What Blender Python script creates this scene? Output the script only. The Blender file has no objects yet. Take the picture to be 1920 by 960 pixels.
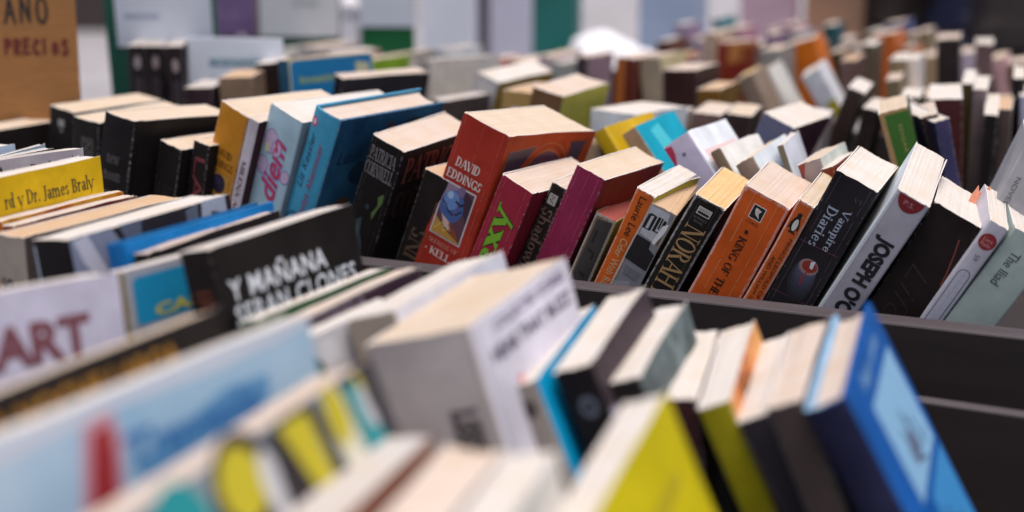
import bpy, bmesh, math, random
from mathutils import Vector, Matrix, Euler, noise as mnoise

R = math.radians
C = bpy.context.scene
COL = C.collection

# ------------------------------------------------------------------ camera, sky, sun, exposure
cam_data = bpy.data.cameras.new('camera')
cam_data.lens = 50.0
cam_data.sensor_width = 36.0
cam_data.clip_start = 0.02
cam_data.clip_end = 400.0
cam_data.dof.use_dof = True
cam_data.dof.focus_distance = 1.145
cam_data.dof.aperture_fstop = 3.0
cam_data.dof.aperture_blades = 0
cam = bpy.data.objects.new('camera', cam_data)
COL.objects.link(cam)
cam.location = (0, 0, 1.2)
cam.rotation_euler = (R(90 - 13.5), 0, 0)
C.camera = cam

SUN_EL, SUN_AZ = 80.0, 150.0         # azimuth clockwise from +Y: soft light over the photographer's right shoulder
world = bpy.data.worlds.new('World')
C.world = world
world.use_nodes = True
wn = world.node_tree
bg = wn.nodes['Background']
sky = wn.nodes.new('ShaderNodeTexSky')
sky.sky_type = 'NISHITA'
sky.sun_disc = False
sky.sun_elevation = R(SUN_EL)
sky.sun_rotation = R(SUN_AZ)
sky.air_density = 1.0
sky.dust_density = 5.0
sky.ozone_density = 1.0
wn.links.new(sky.outputs['Color'], bg.inputs['Color'])
bg.inputs['Strength'].default_value = 0.08

sd = bpy.data.lights.new('sun', 'SUN')
sd.energy = 1.75
sd.angle = R(50)
sd.color = (1.0, 0.91, 0.82)
sun = bpy.data.objects.new('sun', sd)
COL.objects.link(sun)
v = Vector((math.sin(R(SUN_AZ)) * math.cos(R(SUN_EL)), math.cos(R(SUN_AZ)) * math.cos(R(SUN_EL)), math.sin(R(SUN_EL))))
sun.rotation_euler = v.to_track_quat('Z', 'Y').to_euler()
sun.location = (2, -2, 5)

C.view_settings.view_transform = 'Standard'
C.view_settings.look = 'None'
C.view_settings.gamma = 1.0
C.view_settings.exposure = 0.68
C.view_settings.use_curve_mapping = False
C.render.engine = 'CYCLES'
C.cycles.max_bounces = 6

rng = random.Random(7)

# ------------------------------------------------------------------ materials
def srgb(r, g, b):
    f = lambda c: (c / 255 / 12.92) if c / 255 <= 0.04045 else ((c / 255 + 0.055) / 1.055) ** 2.4
    return (f(r), f(g), f(b))

MATS = {}

def nodes(name):
    m = bpy.data.materials.new(name)
    m.use_nodes = True
    return m, m.node_tree, m.node_tree.nodes['Principled BSDF']

def N(nt, kind, **kw):
    n = nt.nodes.new(kind)
    for k, val in kw.items():
        setattr(n, k, val)
    return n

def mixc(nt, fac, a, b):
    n = nt.nodes.new('ShaderNodeMix')
    n.data_type = 'RGBA'
    for sock, val in ((n.inputs[0], fac), (n.inputs[6], a), (n.inputs[7], b)):
        if isinstance(val, bpy.types.NodeSocket):
            nt.links.new(val, sock)
        elif isinstance(val, (int, float)):
            sock.default_value = val
        else:
            sock.default_value = (*val, 1)
    return n.outputs[2]

def math_node(nt, op, a, b=None, clamp=False):
    n = nt.nodes.new('ShaderNodeMath')
    n.operation = op
    n.use_clamp = clamp
    for i, val in enumerate((a, b)):
        if val is None:
            continue
        if isinstance(val, bpy.types.NodeSocket):
            nt.links.new(val, n.inputs[i])
        else:
            n.inputs[i].default_value = val
    return n.outputs[0]

def noise_tex(nt, vec, scale, detail=4, rough=0.6):
    n = nt.nodes.new('ShaderNodeTexNoise')
    n.inputs['Scale'].default_value = scale
    n.inputs['Detail'].default_value = detail
    n.inputs['Roughness'].default_value = rough
    if vec is not None:
        nt.links.new(vec, n.inputs['Vector'])
    return n.outputs['Fac']

def ramp(nt, fac, stops):
    n = nt.nodes.new('ShaderNodeValToRGB')
    cr = n.color_ramp
    while len(cr.elements) < len(stops):
        cr.elements.new(0.5)
    for e, (p, c) in zip(cr.elements, stops):
        e.position = p
        e.color = (*c, 1) if len(c) == 3 else c
    nt.links.new(fac, n.inputs['Fac'])
    return n.outputs['Color']

def obj_coords(nt, scale=(1, 1, 1)):
    tc = nt.nodes.new('ShaderNodeTexCoord')
    oi = nt.nodes.new('ShaderNodeObjectInfo')
    mp = nt.nodes.new('ShaderNodeMapping')
    nt.links.new(tc.outputs['Object'], mp.inputs['Vector'])
    mp.inputs['Scale'].default_value = scale
    add = nt.nodes.new('ShaderNodeVectorMath')
    add.operation = 'ADD'
    sc = nt.nodes.new('ShaderNodeVectorMath')
    sc.operation = 'SCALE'
    sc.inputs[0].default_value = (17.3, 9.1, 5.7)
    nt.links.new(oi.outputs['Random'], sc.inputs['Scale'])
    nt.links.new(mp.outputs['Vector'], add.inputs[0])
    nt.links.new(sc.outputs['Vector'], add.inputs[1])
    return add.outputs['Vector']

def cover_mat(rgb, worn=0.5, rough=0.38, art=None, key=None):
    """laminated card: base print colour, slight mottling, scuffed pale edges"""
    k = ('cover', tuple(rgb), worn, rough, key)
    if k in MATS:
        return MATS[k]
    m, nt, p = nodes('cover_card')
    vec = obj_coords(nt)
    base = srgb(*rgb)
    if art:
        n1 = noise_tex(nt, vec, art[0], 5, 0.65)
        base_s = ramp(nt, n1, [(q, srgb(*c)) for q, c in art[1]])
    else:
        n1 = noise_tex(nt, vec, 26, 5, 0.6)
        lo = tuple(c * 0.80 for c in base)
        hi = tuple(min(1, c * 1.15 + 0.006) for c in base)
        base_s = ramp(nt, n1, [(0.3, lo), (0.7, hi)])
    at = N(nt, 'ShaderNodeAttribute', attribute_name='wear')
    n2 = noise_tex(nt, vec, 420, 4, 0.7)
    n3 = noise_tex(nt, vec, 60, 3, 0.6)
    e = math_node(nt, 'MULTIPLY', at.outputs['Fac'], n2)
    e = math_node(nt, 'ADD', e, math_node(nt, 'MULTIPLY', n3, 0.35 * worn))
    e = math_node(nt, 'SUBTRACT', e, 0.70 - 0.30 * worn)
    e = math_node(nt, 'MULTIPLY', e, 6.0, clamp=True)
    # hairline scuffs across the card
    n4 = noise_tex(nt, obj_coords(nt, (900, 900, 30)), 1.0, 2, 0.5)
    s = math_node(nt, 'GREATER_THAN', n4, 0.80 - 0.06 * worn)
    s = math_node(nt, 'MULTIPLY', s, 0.20 * worn)
    e = math_node(nt, 'MAXIMUM', e, s)
    scuff = tuple(0.55 * c + 0.30 for c in base)
    col = mixc(nt, e, base_s, scuff)
    nt.links.new(col, p.inputs['Base Color'])
    rn = math_node(nt, 'ADD', math_node(nt, 'MULTIPLY', n3, 0.25), rough + 0.02)
    nt.links.new(rn, p.inputs['Roughness'])
    bp = nt.nodes.new('ShaderNodeBump')
    bp.inputs['Strength'].default_value = 0.12
    bp.inputs['Distance'].default_value = 0.0008
    nt.links.new(n3, bp.inputs['Height'])
    nt.links.new(bp.outputs['Normal'], p.inputs['Normal'])
    p.inputs['Specular IOR Level'].default_value = 0.12
    MATS[k] = m
    return m

def ink_mat(rgb, rough=0.5, metal=0.0):
    k = ('ink', tuple(rgb), rough, metal)
    if k in MATS:
        return MATS[k]
    m, nt, p = nodes('printed_ink')
    vec = obj_coords(nt)
    b = srgb(*rgb)
    n1 = noise_tex(nt, vec, 350, 4, 0.7)
    nt.links.new(ramp(nt, n1, [(0.3, tuple(c * 0.82 for c in b)), (0.65, b)]), p.inputs['Base Color'])
    p.inputs['Roughness'].default_value = rough
    p.inputs['Metallic'].default_value = metal
    MATS[k] = m
    return m

PAGE_TINT = {'cream': (232, 214, 194), 'white': (236, 230, 225), 'pink': (231, 214, 202), 'tan': (222, 190, 158),
             'yellow': (238, 208, 156), 'grey': (218, 212, 210), 'red': (176, 92, 88)}

def page_mat(tint):
    k = ('page', tint)
    if k in MATS:
        return MATS[k]
    m, nt, p = nodes('page_edges')
    b = tuple(c * 0.80 for c in srgb(*PAGE_TINT[tint]))
    fine = noise_tex(nt, obj_coords(nt, (2600, 14, 14)), 1.0, 3, 0.75)
    coarse = noise_tex(nt, obj_coords(nt, (420, 7, 7)), 1.0, 2, 0.6)
    blot = noise_tex(nt, obj_coords(nt), 38, 4, 0.6)
    f = math_node(nt, 'ADD', math_node(nt, 'MULTIPLY', fine, 0.5), math_node(nt, 'MULTIPLY', coarse, 0.5))
    c1 = ramp(nt, f, [(0.34, tuple(c * 0.72 for c in b)), (0.43, tuple(c * 0.91 for c in b)), (0.55, tuple(c * 0.98 for c in b)), (0.7, b)])
    stain = (b[0] * 0.90, b[1] * 0.82, b[2] * 0.70)
    col = mixc(nt, math_node(nt, 'MULTIPLY', ramp_fac(nt, blot, 0.42, 0.72), 0.8), c1, stain)
    nt.links.new(col, p.inputs['Base Color'])
    p.inputs['Roughness'].default_value = 0.85
    p.inputs['Specular IOR Level'].default_value = 0.2
    bp = nt.nodes.new('ShaderNodeBump')
    bp.inputs['Strength'].default_value = 0.2
    bp.inputs['Distance'].default_value = 0.0006
    nt.links.new(f, bp.inputs['Height'])
    nt.links.new(bp.outputs['Normal'], p.inputs['Normal'])
    MATS[k] = m
    return m

def ramp_fac(nt, fac, lo, hi):
    n = nt.nodes.new('ShaderNodeMapRange')
    n.inputs['From Min'].default_value = lo
    n.inputs['From Max'].default_value = hi
    nt.links.new(fac, n.inputs['Value'])
    return n.outputs['Result']

def plain_mat(name, rgb, rough=0.6, scale=20, vary=0.2, bump=0.0, stretch=(1, 1, 1), metal=0.0):
    k = ('plain', name, tuple(rgb), rough, scale, stretch)
    if k in MATS:
        return MATS[k]
    m, nt, p = nodes(name)
    b = srgb(*rgb)
    n1 = noise_tex(nt, obj_coords(nt, stretch), scale, 6, 0.65)
    nt.links.new(ramp(nt, n1, [(0.28, tuple(c * (1 - vary) for c in b)), (0.72, tuple(min(1, c * (1 + vary)) for c in b))]), p.inputs['Base Color'])
    p.inputs['Roughness'].default_value = rough
    p.inputs['Metallic'].default_value = metal
    if bump:
        bp = nt.nodes.new('ShaderNodeBump')
        bp.inputs['Strength'].default_value = bump
        bp.inputs['Distance'].default_value = 0.002
        nt.links.new(n1, bp.inputs['Height'])
        nt.links.new(bp.outputs['Normal'], p.inputs['Normal'])
    MATS[k] = m
    return m

# ------------------------------------------------------------------ scene helpers
def empty(name, loc=(0, 0, 0), rot=(0, 0, 0)):
    o = bpy.data.objects.new(name, None)
    o.empty_display_size = 0.02
    COL.objects.link(o)
    o.location = loc
    o.rotation_euler = rot
    return o

def tag(o, label=None, cat=None, group=None, kind=None):
    if label: o['label'] = label
    if cat: o['category'] = cat
    if group: o['group'] = group
    if kind: o['kind'] = kind
    return o

def mesh_obj(name, verts, faces, mats, midx=None, parent=None, smooth=False):
    me = bpy.data.meshes.new(name)
    me.from_pydata([tuple(q) for q in verts], [], faces)
    for m in (mats if isinstance(mats, (list, tuple)) else [mats]):
        me.materials.append(m)
    if midx:
        me.polygons.foreach_set('material_index', midx)
    if smooth:
        me.polygons.foreach_set('use_smooth', [True] * len(me.polygons))
    me.update()
    o = bpy.data.objects.new(name, me)
    COL.objects.link(o)
    if parent:
        o.parent = parent
    return o

def bm_obj(name, bm, mats, parent=None, smooth=False):
    bmesh.ops.recalc_face_normals(bm, faces=bm.faces[:])
    me = bpy.data.meshes.new(name)
    bm.to_mesh(me)
    bm.free()
    for m in (mats if isinstance(mats, (list, tuple)) else [mats]):
        me.materials.append(m)
    if smooth:
        me.polygons.foreach_set('use_smooth', [True] * len(me.polygons))
    o = bpy.data.objects.new(name, me)
    COL.objects.link(o)
    if parent:
        o.parent = parent
    return o

def add_box(bm, lo, hi, bevel=0.0, mat=0):
    r = bmesh.ops.create_cube(bm, size=1.0)
    vs = r['verts']
    for q in vs:
        q.co = Vector([lo[i] + (q.co[i] + 0.5) * (hi[i] - lo[i]) for i in range(3)])
    fs = list({f for q in vs for f in q.link_faces})
    for f in fs:
        f.material_index = mat
    if bevel:
        es = list({e for q in vs for e in q.link_edges})
        bmesh.ops.bevel(bm, geom=es, offset=bevel, segments=2, affect='EDGES', profile=0.5)
    return fs

def box_obj(name, lo, hi, mat, parent=None, bevel=0.0):
    bm = bmesh.new()
    add_box(bm, lo, hi, bevel)
    return bm_obj(name, bm, mat, parent)

# ------------------------------------------------------------------ lettering
FONT_CACHE = {}

def sans_mesh(s, bold=0.0, shear=0.0, space=1.0):
    """built-in face as flat polygons: (verts 2D, faces)"""
    k = (s, bold, shear, space)
    if k in FONT_CACHE:
        return FONT_CACHE[k]
    cu = bpy.data.curves.new('lettering', 'FONT')
    cu.body = s
    cu.size = 1.0
    cu.offset = bold
    cu.shear = shear
    cu.space_character = space
    cu.space_line = 0.9
    cu.resolution_u = 3
    o = bpy.data.objects.new('lettering', cu)
    COL.objects.link(o)
    dg = bpy.context.evaluated_depsgraph_get()
    me = o.evaluated_get(dg).to_mesh()
    vs = [(q.co.x, q.co.y) for q in me.vertices]
    fs = [tuple(p.vertices) for p in me.polygons]
    o.evaluated_get(dg).to_mesh_clear()
    bpy.data.objects.remove(o)
    bpy.data.curves.remove(cu)
    FONT_CACHE[k] = (vs, fs)
    return vs, fs

# a roman capital alphabet: thick stems, hairlines and serifs (cap height 1)
TK, TN = 0.17, 0.07
GLYPH = {
 'A': (0.86, [('s', .06, 0, .43, 1, TN), ('s', .80, 0, .43, 1, TK), ('s', .2, .36, .66, .36, TN), ('f', .06, 0), ('f', .80, 0)]),
 'B': (0.72, [('s', .14, 0, .14, 1, TK), ('a', .3, .75, .3, .25, -90, 90), ('a', .3, .26, .36, .26, -90, 90), ('f', .14, 0), ('f', .14, 1)]),
 'C': (0.82, [('a', .46, .5, .40, .5, 48, 312), ('s', .74, .98, .74, .72, TN)]),
 'D': (0.86, [('s', .14, 0, .14, 1, TK), ('a', .3, .5, .48, .5, -90, 90), ('f', .14, 0), ('f', .14, 1)]),
 'E': (0.72, [('s', .14, 0, .14, 1, TK), ('s', .14, .97, .62, .97, TN), ('s', .14, .52, .5, .52, TN), ('s', .14, .03, .66, .03, TN), ('s', .62, 1, .62, .78, TN), ('s', .66, 0, .66, .24, TN), ('f', .14, 0), ('f', .14, 1)]),
 'F': (0.68, [('s', .14, 0, .14, 1, TK), ('s', .14, .97, .62, .97, TN), ('s', .14, .52, .5, .52, TN), ('s', .62, 1, .62, .76, TN), ('f', .14, 0), ('f', .14, 1)]),
 'G': (0.88, [('a', .46, .5, .40, .5, 48, 330), ('s', .74, .98, .74, .74, TN), ('s', .76, 0.05, .76, .45, TK), ('f', .76, .45)]),
 'H': (0.92, [('s', .14, 0, .14, 1, TK), ('s', .76, 0, .76, 1, TK), ('s', .14, .52, .76, .52, TN), ('f', .14, 0), ('f', .14, 1), ('f', .76, 0), ('f', .76, 1)]),
 'I': (0.36, [('s', .18, 0, .18, 1, TK), ('f', .18, 0), ('f', .18, 1)]),
 'J': (0.46, [('s', .28, .1, .28, 1, TK), ('a', .12, .1, .2, .2, -130, 0), ('f', .28, 1)]),
 'K': (0.88, [('s', .14, 0, .14, 1, TK), ('s', .2, .42, .72, 1, TN), ('s', .34, .56, .76, 0, TK), ('f', .14, 0), ('f', .14, 1), ('f', .72, 1), ('f', .78, 0)]),
 'L': (0.70, [('s', .14, 0, .14, 1, TK), ('s', .14, .03, .64, .03, TN), ('s', .64, 0, .64, .28, TN), ('f', .14, 0), ('f', .14, 1)]),
 'M': (1.06, [('s', .12, 0, .12, 1, TN), ('s', .14, 1, .52, .08, TK), ('s', .90, 1, .52, .08, TN), ('s', .90, 0, .90, 1, TK), ('f', .12, 0), ('f', .12, 1), ('f', .90, 0), ('f', .90, 1)]),
 'N': (0.92, [('s', .12, 0, .12, 1, TN), ('s', .14, 1, .78, 0, TK), ('s', .80, 0, .80, 1, TN), ('f', .12, 0), ('f', .10, 1), ('f', .80, 1)]),
 'O': (0.92, [('a', .46, .5, .42, .51, 0, 360)]),
 'P': (0.72, [('s', .14, 0, .14, 1, TK), ('a', .28, .73, .36, .27, -90, 90), ('f', .14, 0), ('f', .14, 1)]),
 'R': (0.84, [('s', .14, 0, .14, 1, TK), ('a', .28, .75, .34, .25, -90, 90), ('s', .38, .5, .74, 0, TK), ('f', .14, 0), ('f', .14, 1), ('f', .76, 0)]),
 'S': (0.64, [('a', .32, .745, .25, .255, 30, 250), ('a', .32, .255, .27, .255, -150, 72), ('s', .55, .97, .55, .74, TN), ('s', .07, .03, .07, .28, TN)]),
 'T': (0.78, [('s', .39, 0, .39, 1, TK), ('s', .05, .97, .73, .97, TN), ('s', .05, 1, .05, .74, TN), ('s', .73, 1, .73, .74, TN), ('f', .39, 0)]),
 'V': (0.86, [('s', .08, 1, .43, 0, TK), ('s', .78, 1, .43, 0, TN), ('f', .08, 1), ('f', .78, 1)]),
 'W': (1.20, [('s', .08, 1, .36, 0, TK), ('s', .60, 1, .36, 0, TN), ('s', .58, 1, .86, 0, TK), ('s', 1.12, 1, .86, 0, TN), ('f', .08, 1), ('f', 1.12, 1), ('f', .59, 1)]),
 'Y': (0.84, [('s', .42, 0, .42, .46, TK), ('s', .08, 1, .42, .44, TK), ('s', .76, 1, .42, .44, TN), ('f', .42, 0), ('f', .08, 1), ('f', .76, 1)]),
 'a': (0.62, [('a', .28, .2, .22, .21, 0, 360), ('s', .48, 0, .48, .5, .14), ('a', .29, .46, .24, .21, 0, 150)]),
 'b': (0.70, [('s', .16, 0, .16, 1.04, .15), ('a', .38, .33, .25, .34, 0, 360), ('f', .12, 1.04)]),
 'd': (0.70, [('a', .30, .33, .25, .34, 0, 360), ('s', .54, 0, .54, 1.04, .15), ('f', .50, 1.04), ('f', .60, 0)]),
 'e': (0.62, [('a', .32, .33, .27, .34, 20, 330), ('s', .1, .37, .56, .37, TN)]),
 'f': (0.44, [('s', .2, 0, .2, .84, .15), ('a', .34, .82, .20, .22, 40, 180), ('s', .03, .63, .42, .63, TN), ('f', .2, 0)]),
 'h': (0.76, [('s', .16, 0, .16, 1.04, .15), ('a', .38, .42, .25, .25, 0, 180), ('s', .57, 0, .57, .44, .15), ('f', .12, 1.04), ('f', .16, 0), ('f', .57, 0)]),
 'i': (0.36, [('s', .17, 0, .17, .66, .15), ('s', .17, .80, .17, .95, .16), ('f', .17, 0), ('f', .12, .67)]),
 'l': (0.36, [('s', .17, 0, .17, 1.04, .15), ('f', .17, 0), ('f', .12, 1.04)]),
 'm': (1.12, [('s', .16, 0, .16, .66, .15), ('a', .36, .42, .23, .25, 0, 180), ('s', .53, 0, .53, .44, .15), ('a', .74, .42, .23, .25, 0, 180), ('s', .91, 0, .91, .44, .15), ('f', .12, .67), ('f', .16, 0), ('f', .53, 0), ('f', .91, 0)]),
 'n': (0.76, [('s', .16, 0, .16, .66, .15), ('a', .38, .42, .25, .25, 0, 180), ('s', .57, 0, .57, .44, .15), ('f', .12, .67), ('f', .16, 0), ('f', .57, 0)]),
 'o': (0.68, [('a', .34, .33, .29, .34, 0, 360)]),
 'p': (0.70, [('s', .16, -.34, .16, .66, .15), ('a', .38, .33, .25, .34, 0, 360), ('f', .16, -.34), ('f', .11, .67)]),
 'r': (0.52, [('s', .16, 0, .16, .66, .15), ('a', .34, .44, .20, .23, 30, 180), ('f', .16, 0), ('f', .11, .67)]),
 's': (0.52, [('a', .26, .50, .19, .17, 20, 250), ('a', .26, .17, .20, .18, -160, 72)]),
 'w': (0.96, [('s', .08, .66, .28, 0, .14), ('s', .48, .66, .28, 0, TN), ('s', .46, .66, .68, 0, .14), ('s', .88, .66, .68, 0, TN), ('f', .08, .67), ('f', .88, .67), ('f', .47, .67)]),
 'x': (0.72, [('s', .10, .66, .58, 0, .17), ('s', .58, .66, .10, 0, .08), ('f', .10, 0), ('f', .58, 0), ('f', .10, .67), ('f', .58, .67)]),
 'y': (0.68, [('s', .08, .66, .34, .02, .14), ('s', .62, .66, .26, -.32, TN), ('f', .08, .67), ('f', .62, .67)]),
 '.': (0.3, [('s', .15, 0, .15, .16, TK)]),
 '*': (0.4, [('s', .2, .40, .2, .58, TK)]),
 ' ': (0.42, []),
}

def roman_mesh(s, space=1.0, weight=1.0):
    vs, fs = [], []
    x = 0.0
    def quad(pts):
        i = len(vs)
        vs.extend(pts)
        fs.append((i, i + 1, i + 2, i + 3))
    for ch in s:
        wd, prim = GLYPH.get(ch, GLYPH[' '])
        for q in prim:
            if q[0] == 's':
                _, x0, y0, x1, y1, w = q
                w *= weight
                dx, dy = x1 - x0, y1 - y0
                ln = math.hypot(dx, dy)
                if abs(dy) > abs(dx) * 0.4:      # upright strokes are cut level
                    ox, oy = w / 2 * ln / abs(dy), 0
                else:
                    ox, oy = 0, w / 2
                quad([(x + x0 - ox, y0 - oy), (x + x1 - ox, y1 - oy), (x + x1 + ox, y1 + oy), (x + x0 + ox, y0 + oy)])
            elif q[0] == 'f':
                _, fx, fy = q
                y0 = fy if fy < 0.2 else fy - 0.06
                quad([(x + fx - .17, y0), (x + fx - .17, y0 + .06), (x + fx + .17, y0 + .06), (x + fx + .17, y0)])
            else:
                _, cx, cy, rx, ry, a0, a1 = q
                n = max(6, int(abs(a1 - a0) / 15))
                pts = []
                for k in range(n + 1):
                    a = R(a0 + (a1 - a0) * k / n)
                    w = (TN + (TK - TN) * abs(math.cos(a)) ** 1.3) * weight
                    ox, oy = math.cos(a), math.sin(a)
                    pts.append(((x + cx + ox * rx, cy + oy * ry), (x + cx + ox * (rx - w), cy + oy * (ry - min(w, TN * 1.6)))))
                for k in range(n):
                    quad([pts[k][0], pts[k + 1][0], pts[k + 1][1], pts[k][1]])
        x += wd * space
    return vs, fs

# ------------------------------------------------------------------ the book builder
class Book:
    pass

def pwl(v_, e):
    """v**e drawn straight between the folds the cover mesh has"""
    ks = (0.0, .25, .5, .75, 1.0)
    v_ = max(0.0, min(1.0, v_))
    k = min(3, int(v_ * 4))
    a, c = ks[k] ** e, ks[k + 1] ** e
    return a + (c - a) * (v_ - ks[k]) * 4

def curl_up(zf):
    return max(0.0, (zf - 0.75) / 0.25)

def bulge_at(b, u):
    return b.bulge * (1 - (2 * u - 1) ** 2)

def make_book(key, pose, label, group, spine, front=None, back=None, pages='cream', kind='paper', worn=0.5,
              bulge=None, flare=0.0, hinge=False, rough=0.38, art_front=None, art_spine=None, rim=None, page_drop=None):
    x, y, z, yaw, lean, pit, t, d, h = pose
    b = Book()
    b.key, b.t, b.d, b.h = key, t, d, h
    r_ = random.Random(hash_key(key))
    M = Matrix.Rotation(yaw, 4, 'Z') @ Matrix.Rotation(lean, 4, 'Y') @ Matrix.Rotation(pit, 4, 'X')
    o = Vector((x, y, z)) - M @ Vector((0, 0, h))
    b.root = empty('hardback_book' if kind == 'hard' else 'paperback_book')
    b.root.matrix_world = Matrix.Translation(o) @ M
    tag(b.root, label, 'book', group)
    th = 0.0026 if kind == 'hard' else 0.0008
    if t < 0.012:
        th = min(th, t * 0.2)
    ov = 0.0032 if kind == 'hard' else (page_drop if page_drop is not None else 0.0004)
    b.bulge = bulge if bulge is not None else (min(0.006, t * 0.12) if kind == 'hard' else r_.uniform(0.000, 0.0012) * min(1, t / 0.02))
    b.flare = flare
    b.curl_f = b.curl_b = 0.0
    b.fl2 = r_.uniform(-0.0006, 0.0012)
    fc, bc = front or spine, back or front or spine
    mats = [cover_mat(spine, worn, rough, art_spine, key if art_spine else None),
            cover_mat(fc, worn, rough, art_front, key if art_front else None),
            cover_mat(bc, worn, rough),
            cover_mat(fc, worn, rough) if kind == 'hard' else ink_mat(rim or (236, 230, 226), 0.8)]
    # outline of the cover in plan: back board -> spine -> front board
    rc = min(0.0016, t * 0.12)
    pts = []     # (x, y, wear, slot of the segment that follows)
    for vv in (1.0, 0.985, 0.75, 0.5, 0.25, 0.08, 0.03):
        pts.append((-b.fl2 * vv * vv, vv * d, 1.0 if vv == 1.0 else 0.0, 2))
    pts.append((0, rc, 0.55, 0))
    pts.append((rc * .3, rc * .3, 1.0, 0))
    for u in (0.0, .06, .2, .35, .5, .65, .8, .94, 1.0):
        xx = rc + u * (t - 2 * rc)
        pts.append((xx, -bulge_at(b, xx / t), 0.9 if u in (0.0, 1.0) else 0.0, 0))
    pts.append((t - rc * .3, rc * .3, 1.0, 1))
    pts.append((t, rc, 0.55, 1))
    for vv in (0.03, 0.06, 0.08, 0.25, 0.5, 0.75, 0.985, 1.0):
        pts.append((t + flare * pwl(vv, 2.2) - (0.0004 if vv == 0.06 else 0), vv * d, 1.0 if vv == 1.0 else 0.0, 1))
    n = len(pts)
    # inner offset
    inn = []
    for i in range(n):
        a, c = pts[max(0, i - 1)], pts[min(n - 1, i + 1)]
        tx, ty = c[0] - a[0], c[1] - a[1]
        ln = math.hypot(tx, ty) or 1
        nx, ny = -ty / ln, tx / ln          # path runs -y then +x then +y: inside is to the left
        inn.append((pts[i][0] + nx * th, pts[i][1] + ny * th))
    zs = [0, .0015, .006, h * .25, h * .5, h * .75, h - .006, h - .0016, h]
    wz = [1, .7, 0, 0, 0, 0, 0, .7, 1]
    verts, wear, faces, mi = [], [], [], []
    wob = [r_.uniform(-1, 1) * 0.00045 for _ in range(n)]
    soft = kind != 'hard' and t > 0.008
    curl_f = r_.uniform(0.0, 0.0035) * (0.4 + worn) if soft else 0
    curl_b = r_.uniform(0.0, 0.0015) * (0.4 + worn) if soft else 0
    b.curl_f, b.curl_b = curl_f, curl_b
    dent = r_.uniform(0.0004, 0.0018) * worn if soft else 0
    for side in (0, 1):
        src = pts if side == 0 else inn
        for j, zz in enumerate(zs):
            for i in range(n):
                px, py = src[i][0], src[i][1]
                dz = wob[i] * (1 if j == len(zs) - 1 else 0) if kind != 'hard' else 0
                if soft:
                    up = curl_up(zz / h)
                    vv = max(0.0, py / d)
                    if i > n // 2:
                        px += curl_f * up * pwl(vv, 3)
                    else:
                        px -= curl_b * up * pwl(vv, 3)
                    if j == len(zs) - 1 and pts[i][2] >= 0.9 and vv < 0.1:
                        dz -= dent
                    if j == len(zs) - 1 and vv > 0.97:
                        dz -= dent * 1.4
                verts.append((px, py, zz + dz))
                wear.append(max(pts[i][2], wz[j]) if side == 0 else 0.6)
    off = n * len(zs)
    def vid(side, j, i):
        return side * off + j * n + i
    for j in range(len(zs) - 1):
        for i in range(n - 1):
            faces.append((vid(0, j, i), vid(0, j, i + 1), vid(0, j + 1, i + 1), vid(0, j + 1, i)))
            mi.append(pts[i][3])
            faces.append((vid(1, j, i), vid(1, j + 1, i), vid(1, j + 1, i + 1), vid(1, j, i + 1)))
            mi.append(3)
        for i, fl in ((0, True), (n - 1, False)):
            q = (vid(0, j, i), vid(0, j + 1, i), vid(1, j + 1, i), vid(1, j, i))
            faces.append(q if fl else q[::-1])
            mi.append(3)
    for j, fl in ((0, True), (len(zs) - 1, False)):
        for i in range(n - 1):
            q = (vid(0, j, i), vid(1, j, i), vid(1, j, i + 1), vid(0, j, i + 1))
            faces.append(q if fl else q[::-1])
            mi.append(3)
    if kind == 'hard':
        mats.append(cover_mat(bc, worn, rough))
        mi = [4 if m_ == 3 and all((q % n) < n // 2 for q in f) else m_ for f, m_ in zip(faces, mi)]
    b.cover = mesh_obj('cover', verts, faces, mats, mi, b.root)
    at = b.cover.data.attributes.new('wear', 'FLOAT', 'POINT')
    at.data.foreach_set('value', wear)
    # page block
    inset = 0.0035 if kind == 'hard' else r_.uniform(0.0003, 0.0012)
    nu, nv = 18, 6
    side_gap = th + 0.0001
    pv, pf = [], []
    curve = r_.uniform(-0.0008, 0.0025) if kind != 'hard' else 0.003
    wav = r_.uniform(0, 6)
    def pp(u, vv, zz):
        xl = side_gap - (b.fl2 * vv * vv)
        xr = t - side_gap + flare * 0.8 * pwl(vv, 2.2)
        ys = th + 0.0004 - bulge_at(b, u)
        yf = d - inset - curve * (1 - (2 * u - 1) ** 2)
        return (xl + u * (xr - xl), ys + vv * (yf - ys), zz)
    ridge = [r_.uniform(-1, 1) * 0.00022 for _ in range(nu + 1)]
    def zz_top(iu, vv):
        return h - ov + ridge[iu] - 0.0006 * math.sin(wav + 3 * iu / nu) ** 2 * vv
    for lvl in (0, 1):
        for jv in range(nv + 1):
            for iu in range(nu + 1):
                u, vv = iu / nu, jv / nv
                pv.append(pp(u, vv, ov if lvl == 0 else zz_top(iu, vv)))
    sz = (nu + 1) * (nv + 1)
    g = lambda l, jv, iu: l * sz + jv * (nu + 1) + iu
    for jv in range(nv):
        for iu in range(nu):
            pf.append((g(1, jv, iu), g(1, jv, iu + 1), g(1, jv + 1, iu + 1), g(1, jv + 1, iu)))
            pf.append((g(0, jv, iu), g(0, jv + 1, iu), g(0, jv + 1, iu + 1), g(0, jv, iu + 1)))
    loop = [(0, iu) for iu in range(nu)] + [(jv, nu) for jv in range(nv)] + [(nv, iu) for iu in range(nu, 0, -1)] + [(jv, 0) for jv in range(nv, 0, -1)]
    rings = [[g(0, jv, iu) for jv, iu in loop]]
    for q in (.25, .5, .75):
        ring = []
        for jv, iu in loop:
            ring.append(len(pv))
            pv.append(pp(iu / nu, jv / nv, h * q))
        rings.append(ring)
    rings.append([g(1, jv, iu) for jv, iu in loop])
    nl = len(loop)
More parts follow.
